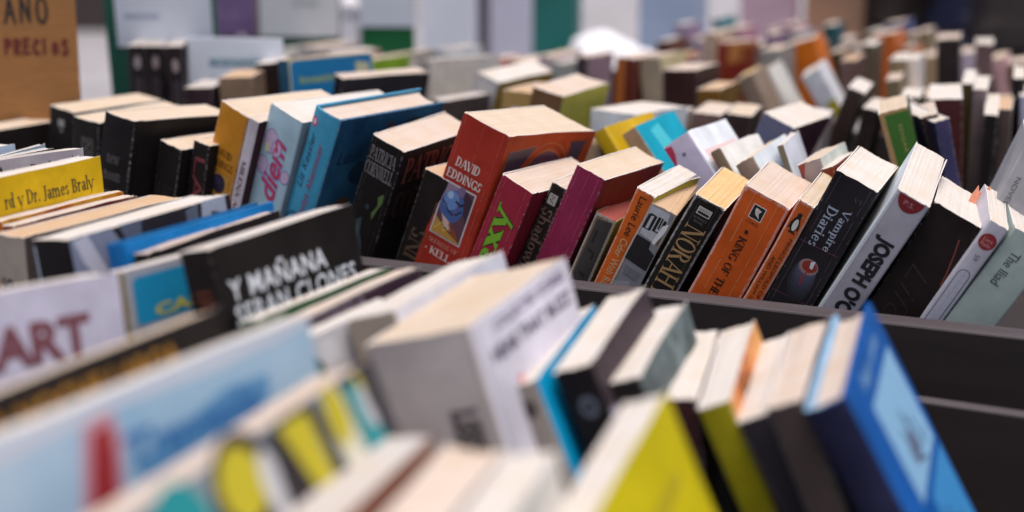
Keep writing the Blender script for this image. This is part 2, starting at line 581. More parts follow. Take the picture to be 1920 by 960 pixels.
    for lo_, hi_ in zip(rings, rings[1:]):
        for k in range(nl):
            pf.append((lo_[k], lo_[(k + 1) % nl], hi_[(k + 1) % nl], hi_[k]))
    b.pages = mesh_obj('page_block', pv, pf, page_mat(pages), None, b.root)
    b.bow = r_.uniform(-0.0020, 0.0020) * (0.35 + worn) if soft else 0.0
    for part in (b.cover, b.pages):
        for q in part.data.vertices:
            q.co.x += bow_at(b, q.co.z)
    return b

def hash_key(k):
    s = 0
    for ch in k:
        s = (s * 131 + ord(ch)) % 1000003
    return s

def bow_at(b, z):
    """worn paperbacks are not quite flat: a slight bow up their height, straight between the cover's rings"""
    f = max(0.0, min(1.0, z / b.h)) * 4
    k = min(3, int(f))
    val = (0.0, 0.75, 1.0, 0.75, 0.0)
    return b.bow * (val[k] + (val[k + 1] - val[k]) * (f - k))

def face_point(b, face, u, vt, lift):
    p = flat_point(b, face, u, vt, lift)
    return (p[0] + bow_at(b, p[2]), p[1], p[2])

def flat_point(b, face, u, vt, lift):
    """u, vt in metres: across from the left of the face, down from its top"""
    z = b.h - vt
    if face == 'spine':
        return (u, -bulge_at(b, min(1, max(0, u / b.t))) - lift, z)
    if face == 'front':
        return (b.t + b.flare * pwl(u / b.d, 2.2) + b.curl_f * curl_up(z / b.h) * pwl(u / b.d, 3) + lift, u, z)
    if face == 'back':
        return (-lift - b.fl2 * (max(0, b.d - u) / b.d) ** 2, b.d - u, z)
    if face == 'top':
        return (u, vt, b.h + lift)

def conform(b, face, pts, polys):
    """cut flat print along the folds of the card so it follows the curve of the spine or the flare of the cover"""
    if face == 'spine' and b.bulge > 1e-5:
        rc = min(0.0016, b.t * 0.12)
        cuts = [rc + q * (b.t - 2 * rc) for q in (.06, .2, .35, .5, .65, .8, .94)]
    elif face == 'front' and abs(b.flare) + b.curl_f > 1e-5:
        cuts = [q * b.d for q in (.25, .5, .75)]
    else:
        return pts, polys
    bm = bmesh.new()
    vs = [bm.verts.new((q[0], q[1], 0)) for q in pts]
    lay = bm.faces.layers.int.new('src')
    for k, f in enumerate(polys):
        try:
            nf = bm.faces.new([vs[i] for i in f])
            nf[lay] = k
        except ValueError:
            pass
    for c in cuts:
        bmesh.ops.bisect_plane(bm, geom=bm.verts[:] + bm.edges[:] + bm.faces[:], plane_co=(c, 0, 0), plane_no=(1, 0, 0), dist=1e-7)
    if face == 'front' and b.curl_f:
        bmesh.ops.bisect_plane(bm, geom=bm.verts[:] + bm.edges[:] + bm.faces[:], plane_co=(0, b.h * .25, 0), plane_no=(0, 1, 0), dist=1e-7)
    bm.verts.index_update()
    out = [(q.co.x, q.co.y) for q in bm.verts]
    fs = [tuple(q.index for q in f.verts) for f in bm.faces]
    src = [f[lay] for f in bm.faces]
    bm.free()
    conform.src = src
    return out, fs

def text(b, s, face, cu, cv, w, hh, direction='H', rgb=(240, 240, 240), style='sans', bold=0.0, shear=0.0, space=1.0,
         lift=0.30, name='title', weight=1.0, metal=0.0, halo=None, rot=0.0):
    """cu, cv, w, hh in millimetres; H level, D reading down, U reading up"""
    if halo:
        text(b, s, face, cu, cv, w * 1.0 + halo[1], hh + halo[1], direction, halo[0], style, bold + halo[2], shear, space, lift - 0.12, 'title_outline', weight, 0, None, rot)
    vs, fs = (roman_mesh(s, space, weight) if style == 'roman' else sans_mesh(s, bold, shear, space))
    if not vs:
        return
    x0, x1 = min(q[0] for q in vs), max(q[0] for q in vs)
    y0, y1 = min(q[1] for q in vs), max(q[1] for q in vs)
    sx, sy = w / max(1e-6, x1 - x0), hh / max(1e-6, y1 - y0)
    out = []
    cr, sr = math.cos(R(rot)), math.sin(R(rot))
    for (px, py) in vs:
        a, c = (px - (x0 + x1) / 2) * sx, (py - (y0 + y1) / 2) * sy
        a, c = a * cr - c * sr, a * sr + c * cr
        if direction == 'H':
            u, v_ = cu + a, cv - c
        elif direction == 'D':
            u, v_ = cu + c, cv + a
        else:
            u, v_ = cu - c, cv - a
        out.append((u / 1000, v_ / 1000))
    out, fs = conform(b, face, out, fs)
    out = [face_point(b, face, q[0], q[1], lift / 1000) for q in out]
    if style == 'roman':     # keep crossing strokes a hair apart
        out2, f2 = [], []
        for k, f in enumerate(fs):
            for q in f:
                p0 = Vector(out[q])
                e = 0.004e-3 * (k % 9)
                if face == 'spine': p0.y -= e
                elif face == 'front': p0.x += e
                else: p0.x -= e
                out2.append(p0)
            i = len(out2)
            f2.append(tuple(range(i - len(f), i)))
        out, fs = out2, f2
    return mesh_obj(name, out, fs, ink_mat(rgb, 0.45, metal), None, b.root)

def art(b, face, shapes, name='cover_picture', lift=0.12):
    """shapes: list of (kind, rgb, params in mm), stacked outwards one by one"""
    vs, fs, mats, mi = [], [], [], []
    def put(pts, k, m):
        conform.src = None
        p2, f2 = conform(b, face, [(q[0] / 1000, q[1] / 1000) for q in pts], [tuple(range(len(pts)))])
        i = len(vs)
        vs.extend(face_point(b, face, q[0], q[1], (lift + 0.03 * k) / 1000) for q in p2)
        for f in f2:
            fs.append(tuple(i + q for q in f)); mi.append(mats.index(m))
    for k, sh in enumerate(shapes):
        kind, rgb, p = sh
        if kind == 'rect':
            u0, v0, u1, v1 = p
            pts = [(u0, v0), (u1, v0), (u1, v1), (u0, v1)]
        elif kind == 'poly':
            pts = p
        elif kind == 'rrect':
            u0, v0, u1, v1, rr = p
            pts = []
            for (cx, cy, a0) in ((u1 - rr, v0 + rr, -90), (u1 - rr, v1 - rr, 0), (u0 + rr, v1 - rr, 90), (u0 + rr, v0 + rr, 180)):
                for q in range(6):
                    a = R(a0 + 90 * q / 5)
                    pts.append((cx + rr * math.cos(a), cy + rr * math.sin(a)))
        elif kind == 'ell':
            cu, cv, ru, rv = p[:4]
            ro = R(p[4]) if len(p) > 4 else 0
            pts = []
            for q in range(28):
                a = 2 * math.pi * q / 28
                e, f = ru * math.cos(a), rv * math.sin(a)
                pts.append((cu + e * math.cos(ro) - f * math.sin(ro), cv + e * math.sin(ro) + f * math.cos(ro)))
        elif kind == 'line':
            *path, w = p
            lf, rt = [], []
            for q in range(len(path)):
                a, c = path[max(0, q - 1)], path[min(len(path) - 1, q + 1)]
                dx, dy = c[0] - a[0], c[1] - a[1]
                ln = math.hypot(dx, dy) or 1
                lf.append((path[q][0] - dy / ln * w / 2, path[q][1] + dx / ln * w / 2))
                rt.append((path[q][0] + dy / ln * w / 2, path[q][1] - dx / ln * w / 2))
            m = ink_mat(rgb)
            if m not in mats: mats.append(m)
            for q in range(len(path) - 1):
                put((lf[q], lf[q + 1], rt[q + 1], rt[q]), k, m)
            continue
        m = ink_mat(rgb)
        if m not in mats: mats.append(m)
        put(pts, k, m)
    return mesh_obj(name, vs, fs, mats, mi, b.root)

# ------------------------------------------------------------------ setting: pavement, building, tables, trays
def pavement():
    m, nt, p = nodes('paving_stone')
    tc = nt.nodes.new('ShaderNodeTexCoord')
    br = nt.nodes.new('ShaderNodeTexBrick')
    br.inputs['Scale'].default_value = 1.0
    br.inputs['Brick Width'].default_value = 0.6
    br.inputs['Row Height'].default_value = 0.4
    br.inputs['Mortar Size'].default_value = 0.008
    br.inputs['Color1'].default_value = (*srgb(178, 176, 182), 1)
    br.inputs['Color2'].default_value = (*srgb(160, 158, 164), 1)
    br.inputs['Mortar'].default_value = (*srgb(96, 94, 98), 1)
    nt.links.new(tc.outputs['Object'], br.inputs['Vector'])
    n1 = noise_tex(nt, tc.outputs['Object'], 3.0, 6, 0.65)
    nt.links.new(mixc(nt, math_node(nt, 'MULTIPLY', n1, 0.4), br.outputs['Color'], srgb(120, 118, 122)), p.inputs['Base Color'])
    p.inputs['Roughness'].default_value = 0.8
    o = mesh_obj('pavement', [(-150, -150, 0), (150, -150, 0), (150, 250, 0), (-150, 250, 0)], [(0, 1, 2, 3)], m)
    tag(o, kind='structure')
pavement()

WOOD = plain_mat('tray_board', (44, 36, 35), 0.6, 5, 0.22, 0.15, (1, 9, 9))
WOOD_EDGE = plain_mat('tray_board_edge', (74, 67, 71), 0.6, 9, 0.22, 0.2, (1, 10, 10))
TABLE = plain_mat('table_board', (44, 38, 37), 0.7, 5, 0.3, 0.2, (1, 8, 8))
STEEL = plain_mat('painted_steel', (70, 70, 74), 0.4, 40, 0.15)

def board(name, lo, hi, parent, edge_top=True):
    """a wooden board; its upper edge has a paler colour"""
    bm = bmesh.new()
    add_box(bm, lo, hi, 0.0018)
    for f in bm.faces:
        if edge_top and f.calc_center_median().z > hi[2] - 0.003:
            f.material_index = 1
    return bm_obj(name, bm, [WOOD, WOOD_EDGE], parent)

def tray(origin, yaw, x0, x1, depth, z0, z1, wall, label, zb=None, bw=0.012):
    t = empty('book_tray', (origin[0], origin[1], z0), (0, 0, R(yaw)))
    tag(t, label, 'tray', 'open wooden book trays')
    zb = zb or z1
    board('base_board', (x0, 0, -0.010), (x1, depth, 0), t, False)
    board('side_board', (x0, 0, 0.0005), (x1, wall, z1 - z0), t)
    board('side_board', (x0, depth - bw, 0.0005), (x1, depth, zb - z0), t)
    board('end_board', (x0, wall + .0005, 0.0005), (x0 + .012, depth - bw - .0005, z1 - z0 - .002), t)
    board('end_board', (x1 - .012, wall + .0005, 0.0005), (x1, depth - bw - .0005, z1 - z0 - .002), t)
    return t

def table(origin, yaw, w, d, ztop, label):
    t = empty('trestle_table', (origin[0], origin[1], 0), (0, 0, R(yaw)))
    tag(t, label, 'table', 'tables under the book trays')
    box_obj('tabletop', (-w / 2, 0, ztop - .03), (w / 2, d, ztop), TABLE, t, .003)
    for sx in (-1, 1):
        for yy in (.06, d - .06):
            cx = sx * (w / 2 - .12)
            box_obj('leg', (cx - .02, yy - .02, 0), (cx + .02, yy + .02, ztop - .031), STEEL, t, .003)
    return t

YT = -24.2
def along(origin, yaw, lx, ly):
    c, s = math.cos(R(yaw)), math.sin(R(yaw))
    return (origin[0] + lx * c - ly * s, origin[1] + lx * s + ly * c)

OA = (0.1, 1.098)
table(along(OA, YT, 0, -1.0), YT, 2.6, 0.93, 0.785, 'dark wooden table nearest the camera, under the near trays')
table(along(OA, YT, -.1, -0.05), YT, 2.8, 1.02, 0.785, 'dark wooden table in the middle, under the sharp tray of books')
table(along(OA, YT, 0, 1.0), YT, 3.4, 1.3, 0.785, 'dark wooden table at the back, under the far blurred books')
tray(OA, YT, -1.10, 0.62, 0.96, 0.805, 0.905, 0.024, 'long dark wooden tray with pale rim holding the sharp row of paperbacks')
tray(along((0.3, 0.925), -26.5, 0, -0.36), -26.5, -0.98, 0.36, 0.36, 0.797, 0.877, 0.014, 'near dark wooden tray with a lower rim, in front of the sharp row')
tray(along((0.3, 0.925), -26.5, 0, -0.66), -26.5, -0.85, 0.30, 0.295, 0.797, 0.872, 0.014, 'nearest wooden tray at the very front, under the most blurred books')

def building():
    t = empty('stone_building', (-14.6, 16.4, 0), (0, 0, R(-6)))
    tag(t, 'dark stone building far off behind the stalls at left', 'building')
    wm = plain_mat('dark_stone', (82, 68, 62), 0.8, 2.0, 0.25, 0.3)
    gl = plain_mat('window_glass', (40, 46, 54), 0.1, 1, 0.1)
    box_obj('plinth', (-12, -.08, 0), (12, .0, .5), plain_mat('plinth_stone', (66, 56, 54), 0.8, 3, 0.25, 0.3), t, .01)
    box_obj('wall', (-12, .002, 0), (12, 6, 9), wm, t)
    box_obj('roof', (-12.3, -.3, 9.002), (12.3, 6.3, 9.4), plain_mat('roof_slate', (60, 60, 64), 0.7, 4, 0.2), t)
    for fl in range(3):
        for k in range(7):
            cx = -10.5 + k * 3.5
            z0 = 1.0 + fl * 2.8
            f = box_obj('window', (cx - .6, -.05, z0), (cx + .6, .001, z0 + 1.6), plain_mat('window_frame', (120, 112, 104), 0.6, 8, 0.15), t, .01)
            box_obj('pane', (cx - .5, -.06, z0 + .1), (cx + .5, -.052, z0 + 1.5), gl, f)
building()

# ------------------------------------------------------------------ pose of every book: top-left spine corner, yaw, lean, pitch, thickness, depth, height
POSE = {
 'moon': (-0.3829, 1.3328, 1.0206, -0.5348, 0.1802, -0.0687, 0.0395, 0.1400, 0.2043),
 'ed_yel': (-0.2711, 1.3222, 1.0317, -0.6419, 0.3414, -0.0212, 0.0386, 0.1344, 0.1891),
 'milena': (-0.2409, 1.2957, 1.0200, -0.5453, 0.3246, 0.0124, 0.0131, 0.1080, 0.1890),
 'diem': (-0.2208, 1.2971, 1.0328, -0.6326, 0.3574, -0.0211, 0.0430, 0.1521, 0.1995),
 'kessler': (-0.1763, 1.2745, 1.0338, -0.5915, 0.3929, -0.0002, 0.0323, 0.1533, 0.2175),
 'cornwell': (-0.1237, 1.2551, 1.0104, -0.5056, 0.3921, 0.0507, 0.0360, 0.1200, 0.1841),
 'ed_red': (-0.0419, 1.2301, 1.0331, -0.5878, 0.3428, -0.0695, 0.0516, 0.1374, 0.1864),
 'sexy': (-0.0083, 1.1918, 0.9858, -0.5772, 0.4266, -0.0123, 0.0343, 0.1168, 0.1783),
 'magenta': (0.0546, 1.1791, 0.9965, -0.5165, 0.4121, -0.0238, 0.0291, 0.1232, 0.1886),
 'worn': (0.0709, 1.1724, 0.9574, -0.3978, 0.3859, -0.0337, 0.0197, 0.1038, 0.1607),
 'laurie': (0.1029, 1.1526, 0.9820, -0.4401, 0.4366, 0.0158, 0.0180, 0.1104, 0.1816),
 'tape': (0.1148, 1.1452, 0.9701, -0.2680, 0.4243, 0.0636, 0.0233, 0.1102, 0.1747),
 'norah': (0.1489, 1.1332, 0.9803, -0.3360, 0.4544, 0.0421, 0.0277, 0.1117, 0.1788),
 'king': (0.1868, 1.1203, 0.9902, -0.3550, 0.4623, 0.0165, 0.0406, 0.1124, 0.1808),
 'prince': (0.2259, 1.1004, 0.9825, -0.3709, 0.4754, 0.0391, 0.0144, 0.1116, 0.1837),
 'vampire': (0.2530, 1.0936, 1.0067, -0.3778, 0.4475, -0.0042, 0.0362, 0.1296, 0.2015),
 'joseph': (0.2897, 1.0500, 0.9999, -0.3019, 0.4944, 0.1346, 0.0273, 0.1360, 0.2038),
 'life': (0.3207, 1.0597, 0.9885, -0.3382, 0.4806, -0.0166, 0.0397, 0.1285, 0.1876),
 'livre': (0.3579, 1.0416, 0.9780, -0.2553, 0.5023, 0.0643, 0.0159, 0.1123, 0.1823),
 'labelblk': (-0.5077, 1.5563, 0.9966, -0.5411, 0.1384, -0.0021, 0.0396, 0.1340, 0.1940),
 'zbook': (-0.4377, 1.4118, 1.0047, -0.5288, 0.1291, 0.0049, 0.0354, 0.1300, 0.1919),
 'darkpb': (-0.3321, 1.3309, 0.9932, -0.5842, 0.2492, -0.0301, 0.0289, 0.1100, 0.1794),
 'redlet': (-0.2991, 1.3241, 0.9947, -0.5665, 0.2113, -0.0098, 0.0208, 0.1100, 0.1807),
 'emais': (-0.0771, 1.2459, 0.9813, -0.5172, 0.3705, -0.0285, 0.0280, 0.1100, 0.1773),
 'shadow': (0.0341, 1.1921, 0.9793, -0.4456, 0.4151, -0.0115, 0.0148, 0.1100, 0.1799),
 'iliad': (0.3767, 1.0413, 0.9724, -0.2519, 0.5371, 0.0251, 0.0340, 0.1289, 0.1982),
 'greyend': (0.4064, 1.1154, 1.0242, -0.3265, 0.3645, 0.0010, 0.0333, 0.1400, 0.2160),
 'braly': (-0.4028, 0.9465, 1.0181, -0.4972, -0.0535, 0.0164, 0.0200, 0.1500, 0.2154),
 'whiteblk': (-0.2947, 0.8511, 1.0057, -0.5310, -0.1259, 0.0279, 0.0327, 0.1442, 0.2141),
 'bluslim': (-0.2466, 0.8399, 1.0057, -0.5222, -0.1336, 0.0102, 0.0160, 0.1400, 0.1934),
 'manana': (-0.1890, 0.7836, 1.0138, -0.5018, -0.2057, 0.0165, 0.0234, 0.1356, 0.2018),
 'grey': (-0.0742, 0.6828, 0.9897, -0.4217, -0.2858, 0.0597, 0.0610, 0.1243, 0.1998),
 'cyan': (-0.0049, 0.6872, 0.9655, -0.3235, -0.3682, 0.0714, 0.0191, 0.1202, 0.1806),
 'blk': (0.0207, 0.6910, 0.9725, -0.3469, -0.3620, 0.0940, 0.0217, 0.1187, 0.1812),
 'drk': (0.0483, 0.6956, 0.9653, -0.3125, -0.3144, 0.0684, 0.0189, 0.1200, 0.1804),
 'maroon': (0.0815, 0.7124, 0.9515, -0.2388, -0.0877, 0.0404, 0.0165, 0.1169, 0.1786),
 'yelspine': (0.0962, 0.7013, 0.9495, -0.2917, -0.3986, 0.0884, 0.0185, 0.1180, 0.1796),
 'white22': (0.1159, 0.6911, 0.9456, -0.2765, -0.4525, 0.0637, 0.0182, 0.1210, 0.1796),
 'brown': (0.1246, 0.6615, 0.9639, -0.3257, -0.3879, 0.0759, 0.0192, 0.1160, 0.1806),
 'bluehb': (0.1409, 0.6511, 0.9665, -0.3774, -0.4806, 0.1221, 0.0223, 0.1270, 0.1908),
 'art': (-0.3264, 0.6109, 1.0218, -0.6130, -0.1879, -0.0663, 0.0200, 0.1700, 0.2150),
 'ltblue': (-0.2066, 0.4449, 1.0189, -0.5073, -0.2341, 0.0066, 0.0120, 0.2100, 0.2250),
 'comic': (-0.1639, 0.4003, 0.9994, -0.4123, -0.3819, 0.0357, 0.0300, 0.2000, 0.2150),
 'tinywhite': (-0.5063, 1.1109, 1.0047, -0.4678, -0.0531, 0.0135, 0.0200, 0.1300, 0.2000),
 'plastic': (-0.4626, 1.1104, 0.9994, -0.3997, -0.0633, 0.0454, 0.0060, 0.1300, 0.1950),
 'darkthin': (-0.4585, 1.0894, 1.0045, -0.4671, -0.0705, 0.0134, 0.0100, 0.1300, 0.2000),
 'crowd': (-0.4210, 1.0033, 1.0214, -0.5092, -0.0771, -0.0146, 0.0120, 0.1400, 0.2150),
 'orange1': (-0.3633, 0.9675, 0.9927, -0.4791, -0.0872, 0.0136, 0.0120, 0.1200, 0.1853),
 'orange2': (-0.3502, 0.9538, 0.9923, -0.4818, -0.0877, 0.0121, 0.0120, 0.1200, 0.1871),
 'beige': (-0.3430, 0.9194, 0.9944, -0.5146, -0.0171, 0.0106, 0.0282, 0.1492, 0.1989),
 'blk10': (-0.2282, 0.8320, 1.0013, -0.4757, -0.1770, 0.0200, 0.0120, 0.1300, 0.1908),
 'cyanpanel': (-0.2299, 0.7862, 1.0019, -0.5270, -0.1418, -0.0151, 0.0120, 0.1250, 0.1814),
 'green': (-0.1511, 0.7595, 0.9803, -0.4890, -0.2349, 0.0116, 0.0140, 0.1300, 0.1800),
 'purple': (-0.1299, 0.7398, 0.9839, -0.4602, -0.2311, 0.0186, 0.0160, 0.1300, 0.1849),
 'greenpic': (-0.1348, 0.6837, 0.9832, -0.4794, -0.2360, 0.0081, 0.0160, 0.1250, 0.1756),
 'white2': (-0.0893, 0.7308, 0.9887, -0.4576, -0.3188, 0.0399, 0.0327, 0.1277, 0.1949),
 'blackyel': (-0.2525, 0.4846, 1.0081, -0.4867, -0.3338, 0.0137, 0.0220, 0.2000, 0.2150),
 'whitebeige': (-0.1027, 0.4417, 0.9834, -0.3338, -0.1171, 0.0282, 0.0275, 0.1300, 0.1821),
 'pinkpages': (-0.0614, 0.4275, 0.9874, -0.2932, -0.0262, 0.0339, 0.0245, 0.1201, 0.1823),
 'whitesix': (-0.0354, 0.4100, 0.9909, -0.2992, -0.1590, 0.0355, 0.0190, 0.1202, 0.1850),
 'yellow': (0.0071, 0.4849, 0.9689, -0.4477, -0.3512, 0.2057, 0.0187, 0.1197, 0.1873),
 'lilac': (0.1407, 1.3100, 0.9886, -0.4093, -0.6479, -0.0427, 0.0292, 0.1189, 0.1942),
 'tan2': (0.1812, 1.2909, 0.9871, -0.4426, -0.5543, -0.0221, 0.0119, 0.1157, 0.1820),
 'tan3': (0.2002, 1.2599, 0.9811, -0.4129, -0.5483, 0.0242, 0.0190, 0.1248, 0.1814),
 'tan4': (0.2427, 1.2910, 0.9935, -0.3005, -0.3599, -0.0327, 0.0064, 0.1146, 0.1808),
 'tan5': (0.2479, 1.2204, 0.9881, -0.3779, -0.3801, -0.0268, 0.0215, 0.1157, 0.1802),
 'brownwhite': (0.2639, 1.2010, 0.9875, -0.4019, -0.3422, -0.0201, 0.0112, 0.1064, 0.1728),
 'tanA': (0.0635, 1.4038, 0.9699, -0.4722, -0.6502, -0.0105, 0.0208, 0.1200, 0.1784),
 'yellowsp': (0.0791, 1.3865, 0.9895, -0.4660, -0.5850, 0.0000, 0.0156, 0.1200, 0.1856),
 'tanC': (0.1067, 1.4020, 0.9845, -0.4199, -0.6492, 0.0092, 0.0205, 0.1200, 0.1856),
 'slate': (0.2579, 1.4497, 1.0033, -0.5178, 0.4075, -0.0084, 0.0361, 0.1200, 0.1782),
 'brownlean': (0.4096, 1.7330, 0.9955, -0.3316, 0.3265, 0.0138, 0.0217, 0.1101, 0.1944),
 'darklean': (0.4228, 1.7087, 0.9740, -0.3748, 0.1796, 0.0008, 0.0173, 0.1100, 0.1751),
 'greenbk': (0.3519, 1.3600, 1.0134, -0.2435, -0.3142, -0.0030, 0.0279, 0.1100, 0.1903),
 'cream': (0.4091, 1.4205, 1.0013, -0.2435, -0.3024, -0.0033, 0.0179, 0.1100, 0.1748),
 'purplecur': (0.4189, 1.4008, 0.9998, 0.1640, -0.2766, 0.0249, 0.0158, 0.1200, 0.1790),
 'maroonup': (0.4583, 1.5579, 1.0028, -0.2804, -0.0495, 0.0328, 0.0347, 0.1201, 0.1939),
 'olive': (0.5375, 1.7007, 1.0038, -0.3338, -0.0186, 0.0434, 0.0136, 0.1210, 0.1995),
 'greymauve': (0.5342, 1.6474, 1.0032, -0.3410, -0.0027, 0.0340, 0.0158, 0.1208, 0.1982),
 'blackshort': (0.5264, 1.5782, 0.9834, -0.3260, 0.0232, 0.0843, 0.0147, 0.1227, 0.1766),
 'brownup': (0.5506, 1.6062, 0.9858, -0.3407, -0.0073, 0.0251, 0.0149, 0.1105, 0.1804),
 'blacktall': (0.6024, 1.7113, 1.0090, -0.3371, 0.0022, 0.0290, 0.0137, 0.1206, 0.2045),
 'lavend': (0.5997, 1.6755, 0.9920, -0.3104, -0.0219, 0.0000, 0.0194, 0.1200, 0.1886),
 'dark_f1': (-0.2093, 1.6808, 1.0174, -0.8358, 0.2422, -0.0067, 0.0172, 0.1285, 0.1940),
 'invest': (-0.2828, 1.7203, 1.0298, -0.6734, -0.0719, -0.0051, 0.0200, 0.1416, 0.2047),
 'black_f3': (-0.3267, 1.8088, 1.0149, 0.0046, -0.1177, -0.0150, 0.0327, 0.1200, 0.2048),
 'tan_f4': (-0.3528, 1.7095, 1.0094, 0.0061, -0.0296, -0.0198, 0.0394, 0.1201, 0.1959),
 'dark_f5': (-0.3926, 1.7021, 0.9981, 0.0068, -0.0166, -0.0188, 0.0338, 0.1201, 0.1850),
 'tri1': (-0.5158, 1.9204, 1.0285, 0.1399, -0.0056, 0.0003, 0.0226, 0.1300, 0.2219),
 'tri2': (-0.4928, 1.9276, 1.0281, 0.1398, 0.0089, -0.0038, 0.0224, 0.1300, 0.2213),
 'tri3': (-0.4592, 1.8909, 1.0307, 0.1400, -0.0168, -0.0075, 0.0228, 0.1300, 0.2226),
 'lime': (-0.2303, 2.1070, 0.9923, -0.3396, -0.0000, -0.0253, 0.0250, 0.1364, 0.1871),
 'whitestack': (-0.1334, 1.9704, 1.0052, -0.5932, -0.0440, -0.0344, 0.0250, 0.1668, 0.1974),
 'whiteopen': (-0.0443, 1.8524, 1.0011, -0.5768, 0.3490, 0.0368, 0.0352, 0.1314, 0.1927),
 'oliveye': (0.0232, 1.6111, 1.0104, -0.5182, 0.2163, 0.0447, 0.0409, 0.1117, 0.1898),
 'dark_f14': (-0.1012, 1.7779, 0.9760, -0.6517, 0.1078, -0.0000, 0.0185, 0.1277, 0.1757),
 'labelsp': (-0.0112, 1.6702, 0.9999, -0.3850, 0.0643, -0.0213, 0.0389, 0.1201, 0.1835),
 'orangebr': (0.1496, 2.0565, 1.0005, -0.4573, 0.0262, -0.0067, 0.0313, 0.1200, 0.1919),
 'creamsp': (0.1814, 2.0617, 0.9974, -0.4084, -0.1469, -0.0064, 0.0343, 0.1200, 0.1918),
 'darkmar': (0.2067, 1.9603, 0.9924, -0.3964, -0.0405, -0.0110, 0.0483, 0.1200, 0.1828),
 'darkpink': (0.0995, 2.2108, 0.9879, -0.3977, 0.0468, -0.0249, 0.0204, 0.1189, 0.1797),
 'olivebr': (0.2379, 1.8254, 0.9814, -0.3551, -0.0441, -0.0100, 0.0300, 0.1200, 0.1723),
 'redor': (0.3591, 2.5228, 0.9841, -0.6544, 0.1024, -0.0322, 0.0191, 0.1190, 0.1775),
 'orangebk': (0.4626, 2.4247, 0.9838, -0.3236, -0.3117, 0.0091, 0.0493, 0.1200, 0.1834),
 'whitelean': (0.3712, 2.1538, 0.9647, -0.3113, -0.5322, 0.0066, 0.0214, 0.1200, 0.1820),
 'whiteyel': (0.4175, 2.0563, 0.9705, -0.2759, -0.5751, 0.0105, 0.0289, 0.1200, 0.1897),
 'greybr': (0.3190, 2.0301, 0.9711, -0.3083, -0.4470, 0.0100, 0.0259, 0.1200, 0.1805),
 'dark_r1': (0.6824, 2.3055, 1.0050, -0.3181, -0.0786, 0.0004, 0.0362, 0.1200, 0.2003),
 'mauve_r2': (0.7272, 2.2448, 1.0032, -0.3137, -0.0217, -0.0004, 0.0261, 0.1200, 0.1981),
 'tan_r3': (0.5487, 2.0763, 0.9949, -0.3484, -0.0265, 0.0000, 0.0240, 0.1200, 0.1900),
 'whiteT': (0.5741, 2.0778, 0.9951, -0.3460, -0.0798, -0.0010, 0.0161, 0.1200, 0.1903),
 'olive_r4': (0.5682, 2.3310, 0.9940, -0.3507, -0.0201, 0.0000, 0.0218, 0.1200, 0.1895),
 'brown_r5': (0.4957, 2.1581, 0.9846, -0.3458, -0.1139, -0.0011, 0.0242, 0.1200, 0.1803),
 'tan_g1': (0.3365, 2.5235, 0.9974, -0.4068, -0.0249, -0.0035, 0.0245, 0.1200, 0.1910),
 'grey_g2': (0.4005, 2.3074, 0.9866, -0.3730, -0.1090, -0.0040, 0.0308, 0.1200, 0.1810),
 'white_h1': (0.0885, 1.6000, 0.9866, -0.5945, 0.0347, -0.0278, 0.0592, 0.1201, 0.1709),
 'white_h2': (0.1574, 1.6506, 0.9731, -0.3041, 0.0858, -0.0151, 0.0335, 0.1184, 0.1687),
 'white_h3': (0.2132, 1.6735, 0.9731, -0.3059, 0.0697, -0.0126, 0.0336, 0.1188, 0.1689),
 'white_h4': (0.2507, 1.6501, 0.9750, -0.2701, 0.0938, -0.0164, 0.0284, 0.1191, 0.1696),
 'white_h5': (0.3286, 1.6182, 0.9733, -0.3102, 0.0858, -0.0107, 0.0285, 0.1194, 0.1680),
 'top_r6': (0.4621, 1.6871, 0.9902, -0.3194, 0.0393, -0.0179, 0.0215, 0.1197, 0.1838),
}

GA = 'books in the sharp middle row'
GB = 'books in the near row facing the camera'
GD = 'strongly blurred books at the very front'
GE = 'blurred books just behind the sharp row'
GF = 'blurred books far back'
BK = {}
def B(key, label, group, spine, **kw):
    BK[key] = make_book(key, POSE[key], label, group, spine, **kw)
    return BK[key]

def creases(b, us, rgb=(196, 150, 110), v0=2, v1=None):
    r_ = random.Random(hash_key(b.key) + 5)
    sh = []
    for u in us:
        v_ = v0
        end = v1 or b.h * 1000 - 6
        while v_ < end:
            ln = r_.uniform(5, 26)
            uu = u + r_.uniform(-.25, .25)
            sh.append(('line', rgb, [(uu, v_), (uu + r_.uniform(-.2, .2), min(end, v_ + ln)), r_.uniform(.15, .42)]))
            v_ += ln + r_.uniform(0, 6)
    if sh:
        art(b, 'spine', sh, 'spine_crease', 0.08)

# ---- sharp middle row, from left to right
b = B('labelblk', 'thick black book with a small white publisher mark, leftmost of the sharp row', GA, (34, 30, 30), pages='cream')
art(b, 'spine', [('rect', (190, 186, 182), (15, 12, 24, 20)), ('line', (40, 36, 36), [(17, 14), (22, 17), (17, 18.5), 1.0])], 'emblem')
text(b, '8', 'spine', 20, 24, 5, 3, 'H', (190, 186, 182))
b = B('zbook', 'short black book with a grey framed Z mark, second from the left end', GA, (38, 35, 33), pages='cream')
art(b, 'spine', [('rect', (110, 106, 98), (13, 18, 28, 36)), ('rect', (40, 37, 35), (14, 19, 27, 35)), ('line', (120, 116, 108), [(16, 21.5), (25, 21.5), (16, 32), (25, 32), 1.6])], 'emblem')
text(b, 'COL', 'spine', 21, 41, 10, 3, 'H', (88, 84, 78))
b = B('moon', 'thick black hardback-sized book with a faint grey three-word title on its spine', GA, (30, 26, 26), pages='cream', bulge=.003)
for s, v_, w_ in (('new', 42, 17), ('moon', 58, 22), ('MEYER', 76, 22)):
    text(b, s, 'spine', 20, v_, w_, 8, 'H', (92, 88, 88), 'roman')
b = B('darkpb', 'small black paperback with pale page tops, standing before the dark thick book', GA, (30, 26, 27), pages='cream')
